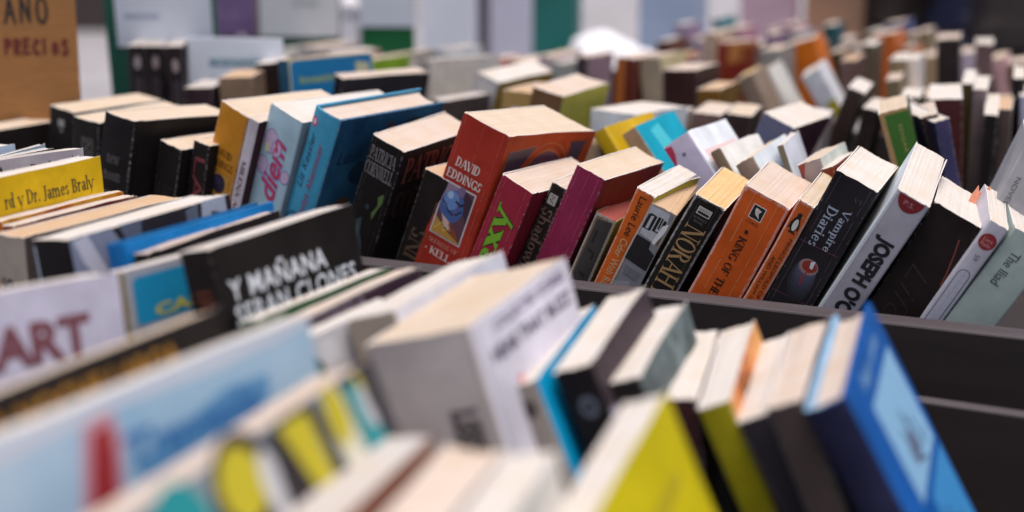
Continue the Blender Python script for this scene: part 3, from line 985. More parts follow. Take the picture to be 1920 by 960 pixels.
text(b, 'PARK', 'spine', 15, 50, 20, 20, 'H', (52, 46, 46), 'roman')
b = B('redlet', 'black paperback with large dull red letters, left of the yellow spine', GA, (36, 30, 30), pages='cream')
text(b, 'LAO', 'spine', 12, 52, 75, 13, 'D', (138, 62, 66))
b = B('ed_yel', 'thick mustard yellow paperback with black capitals and a small portrait picture', GA, (208, 138, 38), pages='cream', worn=.6)
text(b, 'DAVID', 'spine', 18.5, 46, 22, 7.5, 'H', (44, 32, 22), 'roman', weight=1.0)
text(b, 'EDDINGS', 'spine', 18, 57, 31, 7.5, 'H', (44, 32, 22), 'roman', weight=1.0)
art(b, 'spine', [('rect', (120, 86, 40), (4, 65, 33, 118)), ('rect', (206, 150, 62), (4.6, 65.6, 32.4, 117.4)), ('ell', (52, 44, 66), (20, 77, 9, 9.5)),
                 ('ell', (70, 62, 92), (18, 74, 5, 4.5)), ('poly', (64, 50, 44), [(10, 92), (28, 90), (32, 117), (6, 117)]), ('ell', (104, 78, 52), (9, 92, 4, 6)),
                 ('ell', (120, 90, 66), (28, 94, 3.5, 6)), ('poly', (150, 128, 116), [(16, 94), (21, 94), (22, 112), (14, 112)])])
b = B('milena', 'slim pale lilac book with dark red capitals, between yellow and light blue spines', GA, (214, 204, 212), front=(70, 46, 50), pages='pink')
text(b, '119', 'spine', 6.5, 25, 9, 4.5, 'H', (50, 44, 50), 'roman')
text(b, 'MILENA AGUS', 'spine', 6.5, 73, 62, 5, 'D', (108, 62, 70), 'roman')
b = B('diem', 'thick pale blue book with a pink handwritten word and purple flower outlines', GA, (178, 208, 222), front=(150, 160, 168), back=(190, 212, 222), pages='white', worn=.3, rough=.3)
def flower(cx, cy, r):
    sh = [('ell', (214, 190, 222), (cx, cy, r, r * 1.3))]
    for k in range(13):
        pass
    pth = [(cx + r * math.cos(2 * math.pi * k / 20), cy + 1.3 * r * math.sin(2 * math.pi * k / 20)) for k in range(21)]
    sh.append(('line', (150, 132, 196), pth + [0.9]))
    return sh
art(b, 'spine', flower(12, 33, 9) + flower(8, 58, 7) + flower(38, 58, 5) + flower(21, 37, 6) + [('ell', (226, 224, 190), (9, 40, 3, 5))])
text(b, 'diem', 'spine', 22, 57, 60, 21, 'U', (206, 62, 104), 'sans', bold=.02, shear=.35, halo=((150, 170, 220), 1.6, .025))
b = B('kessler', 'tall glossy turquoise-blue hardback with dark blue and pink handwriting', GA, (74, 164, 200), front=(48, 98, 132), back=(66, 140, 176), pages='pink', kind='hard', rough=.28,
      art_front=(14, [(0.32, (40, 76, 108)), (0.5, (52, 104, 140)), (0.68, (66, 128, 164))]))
text(b, 'Liz Kessler', 'spine', 9.5, 50, 55, 7, 'U', (40, 62, 96), shear=.25)
text(b, 'Emilys Abenteuer', 'spine', 21.5, 68, 78, 8, 'U', (176, 66, 104), shear=.2)
art(b, 'spine', [('ell', (196, 86, 124), (6, 13, 4.2, 5)), ('ell', (226, 196, 214), (6, 13, 2.2, 2.8)), ('ell', (52, 112, 150), (14, 118, 12, 16)), ('ell', (90, 176, 208), (14, 118, 9, 12))], 'emblem')
art(b, 'front', [('ell', (96, 62, 62), (76, 16, 5, 6)), ('ell', (44, 46, 50), (112, 18, 15, 8)), ('ell', (126, 96, 74), (36, 92, 12, 7)), ('ell', (34, 70, 102), (60, 60, 26, 14))])
text(b, 'Leo', 'front', 26, 40, 30, 14, 'H', (38, 70, 100), shear=.2)
b = B('cornwell', 'black paperback with tall silver condensed capitals and a green smear below', GA, (32, 27, 27), front=(40, 32, 32), pages='pink', worn=.45)
text(b, 'PATRICIA', 'spine', 17.5, 15, 29, 12.5, 'H', (176, 170, 172), 'roman', weight=.62)
text(b, 'CORNWELL', 'spine', 17.5, 30, 31, 12.5, 'H', (176, 170, 172), 'roman', weight=.62)
text(b, 'PATRICIA', 'front', 60, 22, 100, 26, 'H', (150, 84, 70), 'roman')
text(b, 'CORNWELL', 'front', 60, 58, 100, 28, 'H', (92, 50, 48), 'roman', weight=.8)
art(b, 'spine', [('poly', (96, 124, 70), [(24, 52), (29, 47), (30, 56), (27, 64), (24, 76), (22, 70), (26, 60)]), ('poly', (62, 78, 82), [(8, 84), (14, 78), (16, 92), (22, 104), (24, 116), (16, 118), (10, 104)]),
                 ('poly', (86, 108, 112), [(10, 90), (13, 86), (15, 100), (20, 110), (14, 110)]), ('ell', (52, 58, 66), (16, 66, 2, 3)), ('poly', (70, 82, 88), [(4, 98), (8, 92), (9, 104), (5, 108)])])
b = B('emais', 'dark paperback with dim gold capitals, half hidden left of the big red book', GA, (34, 27, 26), pages='tan')
text(b, 'REMAINS', 'spine', 15, 98, 86, 17, 'U', (96, 74, 58), 'roman')
b = B('ed_red', 'thick brick red paperback with white capitals and a framed blue orb picture', GA, (164, 50, 36), front=(190, 80, 40), pages='cream', flare=.008, bulge=.0, worn=.35, rough=.42)
text(b, 'DAVID', 'spine', 22, 42, 26, 8.5, 'H', (232, 214, 208), 'roman', weight=1.15)
text(b, 'EDDINGS', 'spine', 22.5, 54.5, 38, 8.5, 'H', (232, 214, 208), 'roman', weight=1.15)
art(b, 'spine', [('rect', (206, 202, 206), (5.5, 62, 40, 113)), ('rect', (96, 62, 74), (6.9, 63.4, 38.6, 111.6)), ('poly', (150, 126, 150), [(7, 63.5), (22, 63.5), (10, 84), (7, 84)]),
                 ('ell', (66, 96, 156), (20, 82, 12.5, 15)), ('ell', (104, 138, 196), (17.5, 77, 8, 9)), ('ell', (164, 190, 224), (15, 73, 3.2, 3.4)),
                 ('line', (36, 34, 56), [(8, 80), (13, 82), (17, 87), (22, 89), (27, 87), (31, 82), 1.3]), ('line', (40, 36, 58), [(22, 76), (28, 78), (34, 73), 2.2]),
                 ('ell', (120, 104, 138), (25, 66, 4, 5)), ('poly', (62, 40, 56), [(28, 64), (38.5, 68), (38.5, 90), (33, 84)]), ('poly', (186, 140, 60), [(7, 96), (20, 104), (38, 110), (38, 111.5), (7, 111.5)]),
                 ('poly', (206, 176, 166), [(12, 92), (22, 96), (26, 104), (18, 102)]), ('poly', (140, 74, 42), [(22, 98), (30, 101), (38, 108), (30, 108)]), ('line', (226, 190, 90), [(9, 108), (16, 99), (19, 107), (24, 102), 1.0])])
text(b, 'SEERESS OF', 'spine', 24, 119, 33, 4, 'H', (206, 140, 128), 'roman')
text(b, '* KELL *', 'spine', 24, 128, 34, 7, 'H', (230, 206, 200), 'roman', weight=1.1)
ring = lambda cx, cy, rx, ry, a0, a1: [(cx + rx * math.cos(R(a)), cy + ry * math.sin(R(a))) for a in range(a0, a1 + 1, 10)]
art(b, 'front', [('poly', (92, 70, 82), [(8, 16), (50, 12), (28, 44), (8, 74)]), ('ell', (124, 82, 92), (72, 62, 36, 44)), ('poly', (92, 70, 82), [(104, 10), (127, 9), (120, 46), (108, 36)]),
                 ('line', (204, 100, 52), ring(72, 62, 37, 45, 180, 360) + [2.2]), ('line', (198, 122, 92), [(8, 76), (8, 16), (50, 12), .9]), ('line', (206, 104, 54), ring(72, 62, 44, 52, 180, 360) + [1.4])])
text(b, 'CRYSTAL', 'front', 68, 42, 46, 10, 'H', (88, 56, 64), 'roman')
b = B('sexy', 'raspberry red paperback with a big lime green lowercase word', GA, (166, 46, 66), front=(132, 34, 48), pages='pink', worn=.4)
text(b, 'sexy', 'spine', 18.5, 59, 75, 21, 'U', (58, 74, 34), 'roman', weight=2.0, lift=.2, name='title_outline')
text(b, 'sexy', 'spine', 18.5, 59, 73.5, 19.5, 'U', (132, 192, 52), 'roman', weight=1.55)
b = B('shadow', 'slim black paperback with dim bronze stretched lettering and a tiny white mark', GA, (40, 30, 28), pages='pink')
art(b, 'spine', [('rect', (186, 180, 176), (3, 9, 11, 19)), ('line', (40, 30, 28), [(5, 11), (9, 11), (5, 15), (9, 17), .9])], 'emblem')
text(b, 'Shadowfire', 'spine', 7.5, 62, 78, 10, 'D', (132, 104, 92), 'roman')
text(b, 'THE', 'spine', 7.5, 122, 24, 9, 'D', (120, 92, 70), 'roman')
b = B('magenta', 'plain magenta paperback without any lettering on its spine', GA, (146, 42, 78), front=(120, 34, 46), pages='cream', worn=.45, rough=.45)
art(b, 'front', [('poly', (62, 84, 40), [(58, 34), (118, 26), (118, 60), (50, 70)]), ('poly', (44, 52, 34), [(62, 40), (100, 36), (96, 60), (56, 66)])])
b = B('worn', 'small battered grey-black book with frayed tan edges and a red-stained page top', GA, (112, 92, 74), pages='red', worn=1.0, rough=.7, rim=(150, 120, 90), bulge=.002)
art(b, 'spine', [('poly', (58, 54, 52), [(4, 5), (17.5, 3), (17.8, 60), (17, 120), (17.6, 150), (5, 152), (4.4, 90), (3.4, 60)]), ('line', (30, 28, 28), [(8, 14), (8, 26), 2]), ('line', (30, 28, 28), [(7, 32), (13, 34), (13, 40), 2]),
                 ('line', (34, 32, 30), [(8, 54), (14, 56), 2.4]), ('line', (36, 33, 31), [(7, 70), (8, 96), 1.6]), ('line', (36, 33, 31), [(12, 66), (13, 100), 1.2])], 'spine_label', .15)
b = B('laurie', 'slim orange paperback with black then cream sans lettering and yellow-green edges', GA, (206, 98, 34), front=(192, 184, 60), back=(200, 190, 52), pages='white', worn=.75)
text(b, 'Laurie Lee', 'spine', 9.5, 23.5, 37, 6.5, 'D', (40, 28, 22))
text(b, 'Cider With Rosie', 'spine', 9.2, 72, 54, 6.5, 'D', (226, 190, 140))
b = B('tape', 'battered paperback mended with grey tape, torn white and black at its top', GA, (122, 96, 76), pages='tan', worn=1.0, rough=.55, rim=(170, 140, 110))
art(b, 'spine', [('poly', (138, 138, 146), [(1.2, 2), (20, 1), (22, 12), (19, 30), (22.5, 34), (22.4, 168), (1, 168)]), ('poly', (196, 196, 202), [(1.5, 2), (18, 1.5), (20, 14), (16, 30), (3, 28)]),
                 ('line', (30, 28, 30), [(3.5, 9), (3.5, 22), (8.5, 22), (8.5, 9), (3.5, 9), 2.6]), ('line', (30, 28, 30), [(12, 8), (12, 21), (17.5, 21), (17.5, 9), 2.6]), ('line', (30, 28, 30), [(14.6, 8), (14.8, 18), 1.4]),
                 ('poly', (34, 31, 32), [(1.4, 30), (15, 31), (16, 37), (22.3, 40), (22.3, 56), (1.2, 53)]), ('poly', (238, 236, 236), [(17, 14), (21.5, 10), (21, 20), (18, 32), (15.5, 31)]),
                 ('poly', (160, 160, 168), [(2, 76), (14, 70), (20, 92), (8, 110)]), ('poly', (120, 120, 128), [(4, 58), (20, 60), (18, 68), (6, 66)])], 'tape', .12)
text(b, '2e', 'spine', 10, 104, 10, 7, 'H', (54, 52, 56), bold=.02)
b = B('norah', 'black paperback with gold condensed capitals and a small white publisher box', GA, (36, 31, 29), pages='yellow', worn=.8)
text(b, 'NORAH LOFTS', 'spine', 14.5, 80, 112, 17.5, 'D', (176, 142, 96), 'roman', weight=.95)
art(b, 'spine', [('rect', (206, 200, 192), (8, 7, 20, 14)), ('rect', (36, 31, 29), (9, 11, 19, 13.2))], 'emblem')
text(b, 'FAWCETT', 'spine', 14, 9.2, 10, 2, 'H', (40, 34, 32))
text(b, 'ROMANCE', 'spine', 14, 17, 12, 2.2, 'H', (110, 104, 100))
text(b, 'NOVEL', 'spine', 14, 20.2, 9, 2.2, 'H', (110, 104, 100))
creases(b, (6, 22), (90, 82, 76))
b = B('king', 'thick bright orange paperback with dark capitals and a black square emblem', GA, (204, 90, 32), pages='pink', worn=.9, rough=.42)
text(b, '*', 'spine', 18.5, 34, 3, 3, 'D', (60, 28, 16), 'roman')
text(b, 'KING OF THE', 'spine', 18.5, 67, 56, 7, 'D', (60, 28, 16), 'roman', weight=1.15)
text(b, 'CASTLE', 'spine', 18.5, 122, 36, 7, 'D', (60, 28, 16), 'roman', weight=1.15)
art(b, 'spine', [('rect', (214, 206, 198), (13.5, 9.5, 25, 22)), ('rect', (34, 28, 26), (14.3, 10.3, 24.2, 21.2)), ('poly', (214, 206, 198), [(17, 12), (22, 13), (20.5, 16), (22.5, 20), (18, 17.5), (16.5, 14)])], 'emblem')
text(b, 'CORGI', 'spine', 19, 25, 11, 2.6, 'H', (64, 34, 20))
creases(b, (10.5, 31, 40.2), (220, 160, 110))
b = B('prince', 'slim orange paperback with a small black and white bird emblem', GA, (200, 94, 40), pages='cream', worn=.85)
art(b, 'spine', [('ell', (30, 26, 26), (7.2, 19.5, 3.4, 7.0)), ('ell', (30, 26, 26), (7.6, 11.8, 2.1, 2.4)), ('ell', (222, 216, 206), (7.6, 20.2, 2.1, 5.2)), ('poly', (30, 26, 26), [(3.6, 17), (2.6, 25), (4.6, 23)]),
                 ('poly', (30, 26, 26), [(10.7, 17), (11.9, 24), (10, 23)]), ('poly', (222, 150, 70), [(9.4, 11), (11.6, 11.8), (9.4, 12.6)]), ('poly', (30, 26, 26), [(5, 26), (10, 26), (10.8, 27.4), (4.4, 27.4)])], 'emblem')
text(b, 'PRINCE LEOPOLD OF LOEWENSTEIN', 'spine', 10, 82, 100, 2.9, 'D', (70, 34, 20))
text(b, 'AND WILLIAM GERHARDI', 'spine', 5, 84, 66, 2.9, 'D', (70, 34, 20))
creases(b, (13.8,), (226, 190, 150))
b = B('vampire', 'thick black paperback with silver two-line title over a small red drop picture', GA, (34, 30, 34), front=(40, 36, 42), pages='white', worn=.3, rough=.34)
text(b, 'Vampire', 'spine', 22.5, 43, 38, 8.5, 'D', (158, 166, 182), 'roman')
text(b, 'Diaries', 'spine', 12.5, 45, 36, 8.5, 'D', (158, 166, 182), 'roman')
art(b, 'spine', [('line', (104, 50, 82), [(1, 63), (34, 61), .5]), ('line', (104, 50, 82), [(1, 110), (34, 108), .5]), ('ell', (36, 33, 38), (18, 92.0, 10.4, 19.0, -8)), ('ell', (41, 39, 47), (18, 90.5, 10.0, 17.2, -8)), ('ell', (47, 46, 57), (18, 89.0, 9.6, 15.5, -8)), ('ell', (52, 52, 66), (18, 87.5, 9.1, 13.8, -8)), ('ell', (58, 59, 76), (18, 86.0, 8.7, 12.0, -8)), ('ell', (63, 65, 85), (18, 84.5, 8.3, 10.2, -8)), ('ell', (69, 72, 95), (18, 83.0, 7.9, 8.5, -8)), ('ell', (112, 98, 112), (18, 79.8, 8.2, 6.9)), ('ell', (150, 120, 116), (18, 79.5, 7.4, 6.1)),
                 ('ell', (136, 42, 30), (18.6, 79, 6.2, 4.8)), ('line', (150, 40, 44), [(19, 82), (17.5, 90), (18.5, 96), 1.2]), ('poly', (206, 210, 222), [(18, 75), (21, 73), (21.5, 80), (19, 80)])])
text(b, 'VI', 'spine', 26, 14, 7, 4, 'H', (62, 58, 66), 'roman')
b = B('joseph', 'light grey paperback with huge black condensed capitals and a dark red half disc', GA, (182, 178, 186), front=(168, 164, 172), back=(214, 224, 232), pages='white', worn=.3)
art(b, 'spine', [('poly', (140, 38, 46), [(3, 1)] + [(13.5 + 10.5 * math.cos(R(a)), 1 + 12 * math.sin(R(a))) for a in range(170, 9, -10)] + [(24, 1)]), ('line', (222, 230, 236), [(.9, 2), (.9, 198), 1.6])], 'emblem')
text(b, 'P.S.', 'spine', 13.5, 6, 8.5, 4, 'H', (204, 150, 152))
text(b, "JOSEPH O'CONNOR", 'spine', 14, 99, 122, 17, 'D', (40, 36, 42), bold=.055)
b = B('life', 'thick black book with faint rust handwriting and pink paper tabs on top', GA, (34, 26, 25), pages='white', worn=.35)
text(b, 'Life', 'spine', 20, 74, 50, 17, 'D', (50, 29, 26), shear=.35, bold=-.02)
art(b, 'spine', [('line', (124, 56, 44), [(31, 16), (34, 28), (37, 44), (38, 54), 1.2])], 'scribble')
tab = ink_mat((240, 160, 128), .7)
tv, tf = [], []
for (cx, cy, hgt, ln, wd) in ((30, 84, 14, -3, 6), (34, 92, 17, 2, 8), (36, 76, 10, 3, 5)):
    i = len(tv)
    for (dx, dz, dy) in ((-wd / 2, -4, 0), (wd / 2, -4, 0), (wd / 2 + ln * .5, hgt * .5, 2), (ln, hgt, 4), (-wd / 2 + ln * .3, hgt * .4, 1)):
        tv.append(((cx + dx) / 1000, (cy + dy) / 1000, b.h + dz / 1000))
    tf.append(tuple(range(i, i + 5)))
o = mesh_obj('bookmark_tab', tv, tf, tab, None, b.root)
o.modifiers.new('thick', 'SOLIDIFY').thickness = .0004
b = B('livre', 'slim white book with a red disc and a grey outlined bar on its spine', GA, (196, 194, 206), pages='white', worn=.2)
art(b, 'spine', [('ell', (150, 44, 46), (8, 15.5, 6.6, 6.8)), ('rrect', (70, 70, 84), (3.2, 42, 13, 108, 5)), ('rrect', (192, 192, 208), (3.8, 42.6, 12.4, 107.4, 4.5))], 'emblem')
text(b, 'Livre', 'spine', 8, 14, 7.5, 3.2, 'H', (214, 160, 160), lift=.3)
text(b, 'Poche', 'spine', 8, 18, 8, 3.2, 'H', (214, 160, 160), lift=.3)
text(b, '59', 'spine', 8, 30, 5, 4, 'D', (120, 118, 130))
b = B('iliad', 'grey-green book with small dark lettering at the right end of the sharp row', GA, (164, 178, 174), pages='white', worn=.25)
text(b, 'The Iliad', 'spine', 13, 30, 29, 7.5, 'D', (74, 82, 84))
b = B('greyend', 'pale grey book cut off by the right edge, behind the grey-green one', GA, (168, 168, 174), pages='white', worn=.2)
text(b, 'NOVELA', 'spine', 8, 42, 30, 4, 'D', (110, 110, 118))

creases(BK['ed_red'], (4, 25, 46), (186, 104, 92))
creases(BK['sexy'], (5, 28), (196, 110, 120))
creases(BK['magenta'], (4, 14, 24), (182, 96, 124))
creases(BK['vampire'], (5, 31), (84, 80, 88))
creases(BK['cornwell'], (5, 31), (84, 76, 74))
creases(BK['ed_yel'], (5, 34), (226, 178, 104))
# ---- near row, covers towards the camera
b = B('tinywhite', 'thin white and blue book edge at the left border, above the clear plastic cover', GB, (190, 206, 222), pages='white')
b = B('plastic', 'thin book in a crinkled pale blue plastic wrapper at far left', GB, (150, 178, 196), pages='white', rough=.12)
b = B('darkthin', 'thin dark brown book between the plastic wrapper and the crowd picture', GB, (42, 34, 34), pages='grey')
b = B('crowd', 'thin book with a black silhouetted crowd on a grey sky', GB, (58, 46, 48), front=(190, 182, 192), pages='white')
r_ = random.Random(3)
pts = []
for k in range(61):
    pts.append((k * 140 / 60, 4 + r_.uniform(0, 5) + (2 if k % 5 else 0)))
art(b, 'front', [('poly', (46, 36, 38), pts + [(140, 60), (0, 60)])])
b = B('braly', 'yellow paperback with grey lettering across its cover at left', GB, (212, 170, 20), front=(226, 186, 28), pages='white', worn=.2, rough=.34)
text(b, 'rd y Dr. James Braly', 'front', 97.5, 19, 87, 14, 'H', (84, 76, 40), 'roman')
b = B('orange1', 'thin book with a fiery orange and yellow cover, just below the yellow book', GB, (200, 110, 40), pages='pink', art_front=(12, [(0.3, (110, 40, 26)), (0.46, (190, 92, 30)), (0.6, (232, 176, 50)), (0.72, (150, 60, 30))]))
b = B('orange2', 'thin book with a rusty brown-red cover, under the fiery orange one', GB, (140, 60, 36), pages='pink', art_front=(12, [(0.3, (84, 30, 26)), (0.5, (130, 52, 36)), (0.66, (206, 150, 50)), (0.76, (120, 50, 40))]))
b = B('beige', 'cream paged book with a stone grey spine and a vertical dark word', GB, (176, 164, 152), front=(90, 80, 78), pages='tan', worn=.3)
text(b, 'SERIE', 'spine', 10, 46, 34, 10, 'D', (58, 50, 48), bold=.02)
b = B('whiteblk', 'thick book with a black and pale grey photo cover and a black spine', GB, (34, 30, 32), front=(40, 36, 44), pages='white', worn=.2)
art(b, 'front', [('poly', (136, 142, 166), [(0, 0), (34, 0), (44, 16), (30, 60), (0, 70)]), ('poly', (206, 206, 222), [(3, 2), (14, 0), (26, 26), (20, 34), (8, 16)]), ('poly', (96, 102, 124), [(40, 0), (60, 0), (58, 12), (50, 20)]),
                 ('poly', (170, 178, 196), [(116, 0), (139, 0), (139, 60), (118, 60), (112, 24)]), ('poly', (40, 36, 44), [(124, 8), (132, 10), (128, 26), (120, 20)]), ('poly', (96, 104, 122), [(100, 3), (112, 0), (110, 22), (100, 30)])])
art(b, 'spine', [('ell', (150, 146, 144), (16, 30, 4, 6)), ('rect', (190, 206, 222), (0.6, 4, 2.2, 200))], 'emblem')
b = B('bluslim', 'slim glossy bright blue book with rounded shiny edges', GB, (20, 110, 178), front=(24, 124, 196), back=(30, 100, 156), pages='white', kind='hard', rough=.16, worn=.1)
b = B('blk10', 'thin plain black book between the bright blue and the big black one', GB, (36, 30, 30), pages='pink', worn=.3, rim=(230, 222, 222))
b = B('cyanpanel', 'thin book with a cyan panel and yellow letters, left of the black cover', GB, (140, 120, 70), front=(168, 172, 184), pages='white')
art(b, 'front', [('rrect', (28, 150, 200), (5, 5, 122, 33, 4)), ('poly', (130, 132, 144), [(4, 38), (124, 38), (124, 80), (4, 80)])])
text(b, 'CASA MIA', 'front', 66, 27, 92, 7, 'H', (214, 206, 60), bold=.03)
b = B('manana', 'black paperback with two lines of bold white capitals on its cover', GB, (36, 29, 28), front=(24, 18, 17), pages='white', worn=.35, rim=(236, 230, 230))
text(b, 'Y MAÑANA', 'front', 54, 25.5, 92, 15.5, 'H', (226, 232, 240), bold=.018, space=1.1)
text(b, 'SERAN CLONES', 'front', 68, 42, 118, 12, 'H', (226, 232, 240), bold=.018, space=1.1)
text(b, 'IRA', 'spine', 12, 36, 24, 12, 'D', (128, 62, 34))
b = B('green', 'thin book with a dark green front edge, below the white capitals', GB, (52, 84, 54), front=(56, 92, 56), pages='white', worn=.6, rim=(230, 230, 226))
b = B('purple', 'thin book with an aubergine cover, right after the dark green one', GB, (70, 48, 62), front=(62, 40, 54), pages='pink', worn=.8)
text(b, 'POESIA', 'front', 40, 6, 60, 6, 'H', (150, 136, 150))
b = B('greenpic', 'small white book with a green picture, between the aubergine one and the tan spine', GB, (206, 200, 200), front=(206, 204, 208), pages='white', worn=.3)
art(b, 'front', [('ell', (70, 92, 60), (30, 20, 12, 10)), ('poly', (92, 76, 70), [(10, 30), (60, 26), (64, 60), (8, 64)]), ('ell', (226, 226, 230), (48, 12, 8, 8))])
b = B('white2', 'thick white book with a tan spine, before the huge grey one', GB, (176, 162, 146), front=(208, 210, 222), back=(210, 210, 216), pages='white', worn=.3)
art(b, 'front', [('rect', (150, 148, 160), (30, 10, 40, 24))])
b = B('grey', 'huge thick book with pale grey spine and cream pages in the near centre', GB, (212, 200, 196), front=(218, 215, 228), pages='cream', worn=.2, rough=.5, bulge=.002)
text(b, 'LEER', 'spine', 45, 54, 27, 15, 'D', (92, 80, 80), bold=.05)
art(b, 'spine', [('line', (176, 164, 162), [(3, 2), (3, 196), .7]), ('line', (182, 170, 166), [(57.5, 2), (57.5, 196), .7]), ('poly', (196, 184, 180), [(3, 60), (24, 66), (20, 110), (4, 120)])], 'spine_crease', .06)
text(b, 'COLLECTED STORIES', 'front', 70, 8, 92, 5.5, 'H', (116, 104, 136), bold=.02)
art(b, 'front', [('line', (178, 176, 196), [(7, 1), (7, 196), .8])], 'hinge_crease')
text(b, 'HEAR THAT BUZZ', 'front', 66, 21, 104, 8, 'H', (84, 76, 104), bold=.04)
text(b, '1', 'front', 36, 44, 6, 12, 'H', (224, 120, 128), bold=.04)
b = B('cyan', 'white paged book with a cyan cover and a grey spine', GB, (168, 158, 150), front=(0, 160, 214), pages='white', worn=.2)
art(b, 'spine', [('ell', (70, 60, 58), (10, 14, 4, 5)), ('rect', (96, 86, 84), (5, 36, 14, 60))], 'emblem')
b = B('blk', 'book with a black spine, round grey emblem and white pages', GB, (36, 31, 34), front=(66, 54, 60), pages='white', worn=.3)
art(b, 'spine', [('ell', (110, 116, 128), (12, 22, 5, 6)), ('ell', (48, 44, 50), (12, 22, 2.6, 3.2))], 'emblem')
art(b, 'front', [('poly', (150, 146, 166), [(0, 26), (118, 40), (118, 50), (0, 40)])])
b = B('drk', 'book with a marbled grey-green cover, right of the round grey emblem', GB, (40, 36, 36), front=(74, 84, 84), pages='white', art_front=(18, [(0.3, (34, 36, 38)), (0.5, (84, 96, 98)), (0.62, (120, 134, 136)), (0.75, (52, 60, 60))]))
b = B('maroon', 'slim book with a dark maroon spine, left of the olive yellow one', GB, (66, 36, 40), front=(60, 46, 48), pages='white')
b = B('yelspine', 'slim book with an olive yellow spine and orange-black cover', GB, (172, 160, 24), front=(196, 120, 60), pages='white', art_front=(16, [(0.34, (40, 32, 30)), (0.46, (206, 120, 60)), (0.56, (230, 170, 110)), (0.7, (150, 140, 40))]))
text(b, 'SM', 'spine', 9, 104, 10, 8, 'H', (60, 54, 30), bold=.04)
b = B('white22', 'white paged book with a charcoal spine, right of the olive yellow one', GB, (66, 60, 66), pages='white')
b = B('brown', 'white paged book with a taupe brown spine, next to the blue hardback', GB, (80, 68, 66), pages='pink')
b = B('bluehb', 'royal blue hardback with a light blue cover panel, last at the right end', GB, (40, 42, 74), front=(14, 86, 164), back=(150, 190, 226), pages='pink', kind='hard', worn=.15, rough=.35)
D_ = b.d * 1000
art(b, 'front', [('poly', (138, 186, 222), [(34, 23), (D_ - 10, 24), (D_ - 8, 84), (36, 82)]), ('poly', (58, 142, 206), [(58, 90), (D_ - 4, 90), (D_ - 4, 180), (58, 182)]), ('line', (48, 60, 104), [(60, 50), (68, 66), (80, 50), (84, 72), 2.6]),
                 ('line', (48, 60, 104), [(74, 44), (76, 76), (88, 80), 2.2]), ('line', (54, 72, 120), [(90, 56), (96, 76), (104, 70), 2.2]), ('line', (40, 56, 104), [(74, 104), (84, 132), (98, 120), 2.6]), ('ell', (96, 110, 140), (72, 66, 12, 9))])
text(b, 'Bajo cielo', 'front', 68, 12, 66, 9, 'H', (150, 196, 232), shear=.2)

# ---- very near, strongly blurred
b = B('art', 'white book with blurred dark red letters at the left border', GD, (206, 200, 214), front=(206, 202, 222), pages='white', worn=.1)
text(b, 'LART', 'front', 112, 29, 72, 22, 'H', (132, 78, 88), bold=.05)
b = B('blackyel', 'black book with blurred yellow lettering, in front of the white one', GD, (40, 33, 30), front=(40, 33, 30), pages='cream', worn=.2)
text(b, 'LA NOCHE LARGA', 'front', 110, 13, 116, 11, 'H', (176, 124, 38), bold=.04)
b = B('ltblue', 'pale blue book with one long red diagonal slash and blue lettering, very near', GD, (158, 196, 222), front=(160, 188, 210), pages='white', worn=.1,
      art_front=(7, [(0.3, (136, 178, 208)), (0.5, (158, 190, 214)), (0.7, (182, 204, 222))]))
art(b, 'front', [('poly', (206, 214, 228), [(0, 1), (210, 1), (210, 5), (150, 8), (90, 6), (0, 12)]), ('poly', (206, 150, 166), [(71, 8), (86, 6), (88, 18), (54, 150), (24, 150)]), ('poly', (164, 42, 46), [(74, 12), (84, 10), (84, 20), (50, 150), (30, 150)]),
                 ('poly', (96, 154, 200), [(92, 30), (150, 16), (176, 18), (174, 28), (140, 38), (96, 48)])])
text(b, 'Travesia', 'front', 128, 25, 80, 15, 'H', (66, 124, 184), bold=.04, shear=.2)
b = B('comic', 'cream paged comic book with yellow, teal and black shapes, very near', GD, (90, 84, 86), front=(124, 130, 138), pages='pink', worn=.1,
      art_front=(34, [(0.36, (44, 36, 40)), (0.47, (110, 122, 132)), (0.56, (150, 156, 160)), (0.66, (60, 96, 104))]))
K_, Y1, T1, W1 = (40, 32, 36), (198, 184, 32), (24, 146, 152), (206, 206, 210)
art(b, 'front', [('poly', (70, 110, 122), [(20, 4), (60, 3), (72, 40), (60, 70), (16, 70)]), ('ell', T1, (60, 18, 16, 20)), ('ell', W1, (80, 40, 10, 16)), ('ell', K_, (98, 16, 20, 22)), ('ell', Y1, (96, 13, 13, 14)), ('ell', W1, (112, 20, 6, 14)),
                 ('poly', K_, [(118, 2), (130, 3), (142, 34), (128, 66), (114, 50)]), ('poly', Y1, [(126, 3), (146, 3), (148, 24), (152, 60), (132, 68), (136, 34)]), ('poly', K_, [(148, 3), (154, 3), (160, 40), (152, 56)]),
                 ('ell', (220, 218, 196), (166, 20, 9, 20)), ('ell', Y1, (164, 12, 7, 13)), ('poly', K_, [(172, 2), (178, 2), (180, 20), (174, 26)]), ('poly', T1, [(174, 4), (181, 3), (190, 26), (196, 44), (180, 50), (176, 28)]), ('ell', W1, (187, 14, 5, 12)),
                 ('poly', (60, 54, 58), [(186, 2), (200, 2), (200, 70), (196, 60)]), ('poly', Y1, [(182, 2), (187, 2), (189, 12)]), ('poly', (110, 134, 146), [(154, 48), (172, 40), (176, 70), (150, 72)])])
b = B('whitebeige', 'off-white book with a thin brown cover edge, lower left of centre', GD, (170, 128, 108), front=(160, 112, 92), pages='grey', worn=.1)
b = B('pinkpages', 'pale pinkish paged book, between the brown-edged and the white one', GD, (226, 210, 202), front=(230, 216, 208), pages='pink', worn=.1)
b = B('whitesix', 'bright white paged book left of the strong yellow cover', GD, (224, 224, 236), front=(226, 222, 214), pages='white', worn=.1)
b = B('yellow', 'vivid yellow covered book with bright white pages, bottom centre', GD, (206, 196, 40), front=(206, 190, 14), back=(222, 216, 110), pages='white', worn=.1)
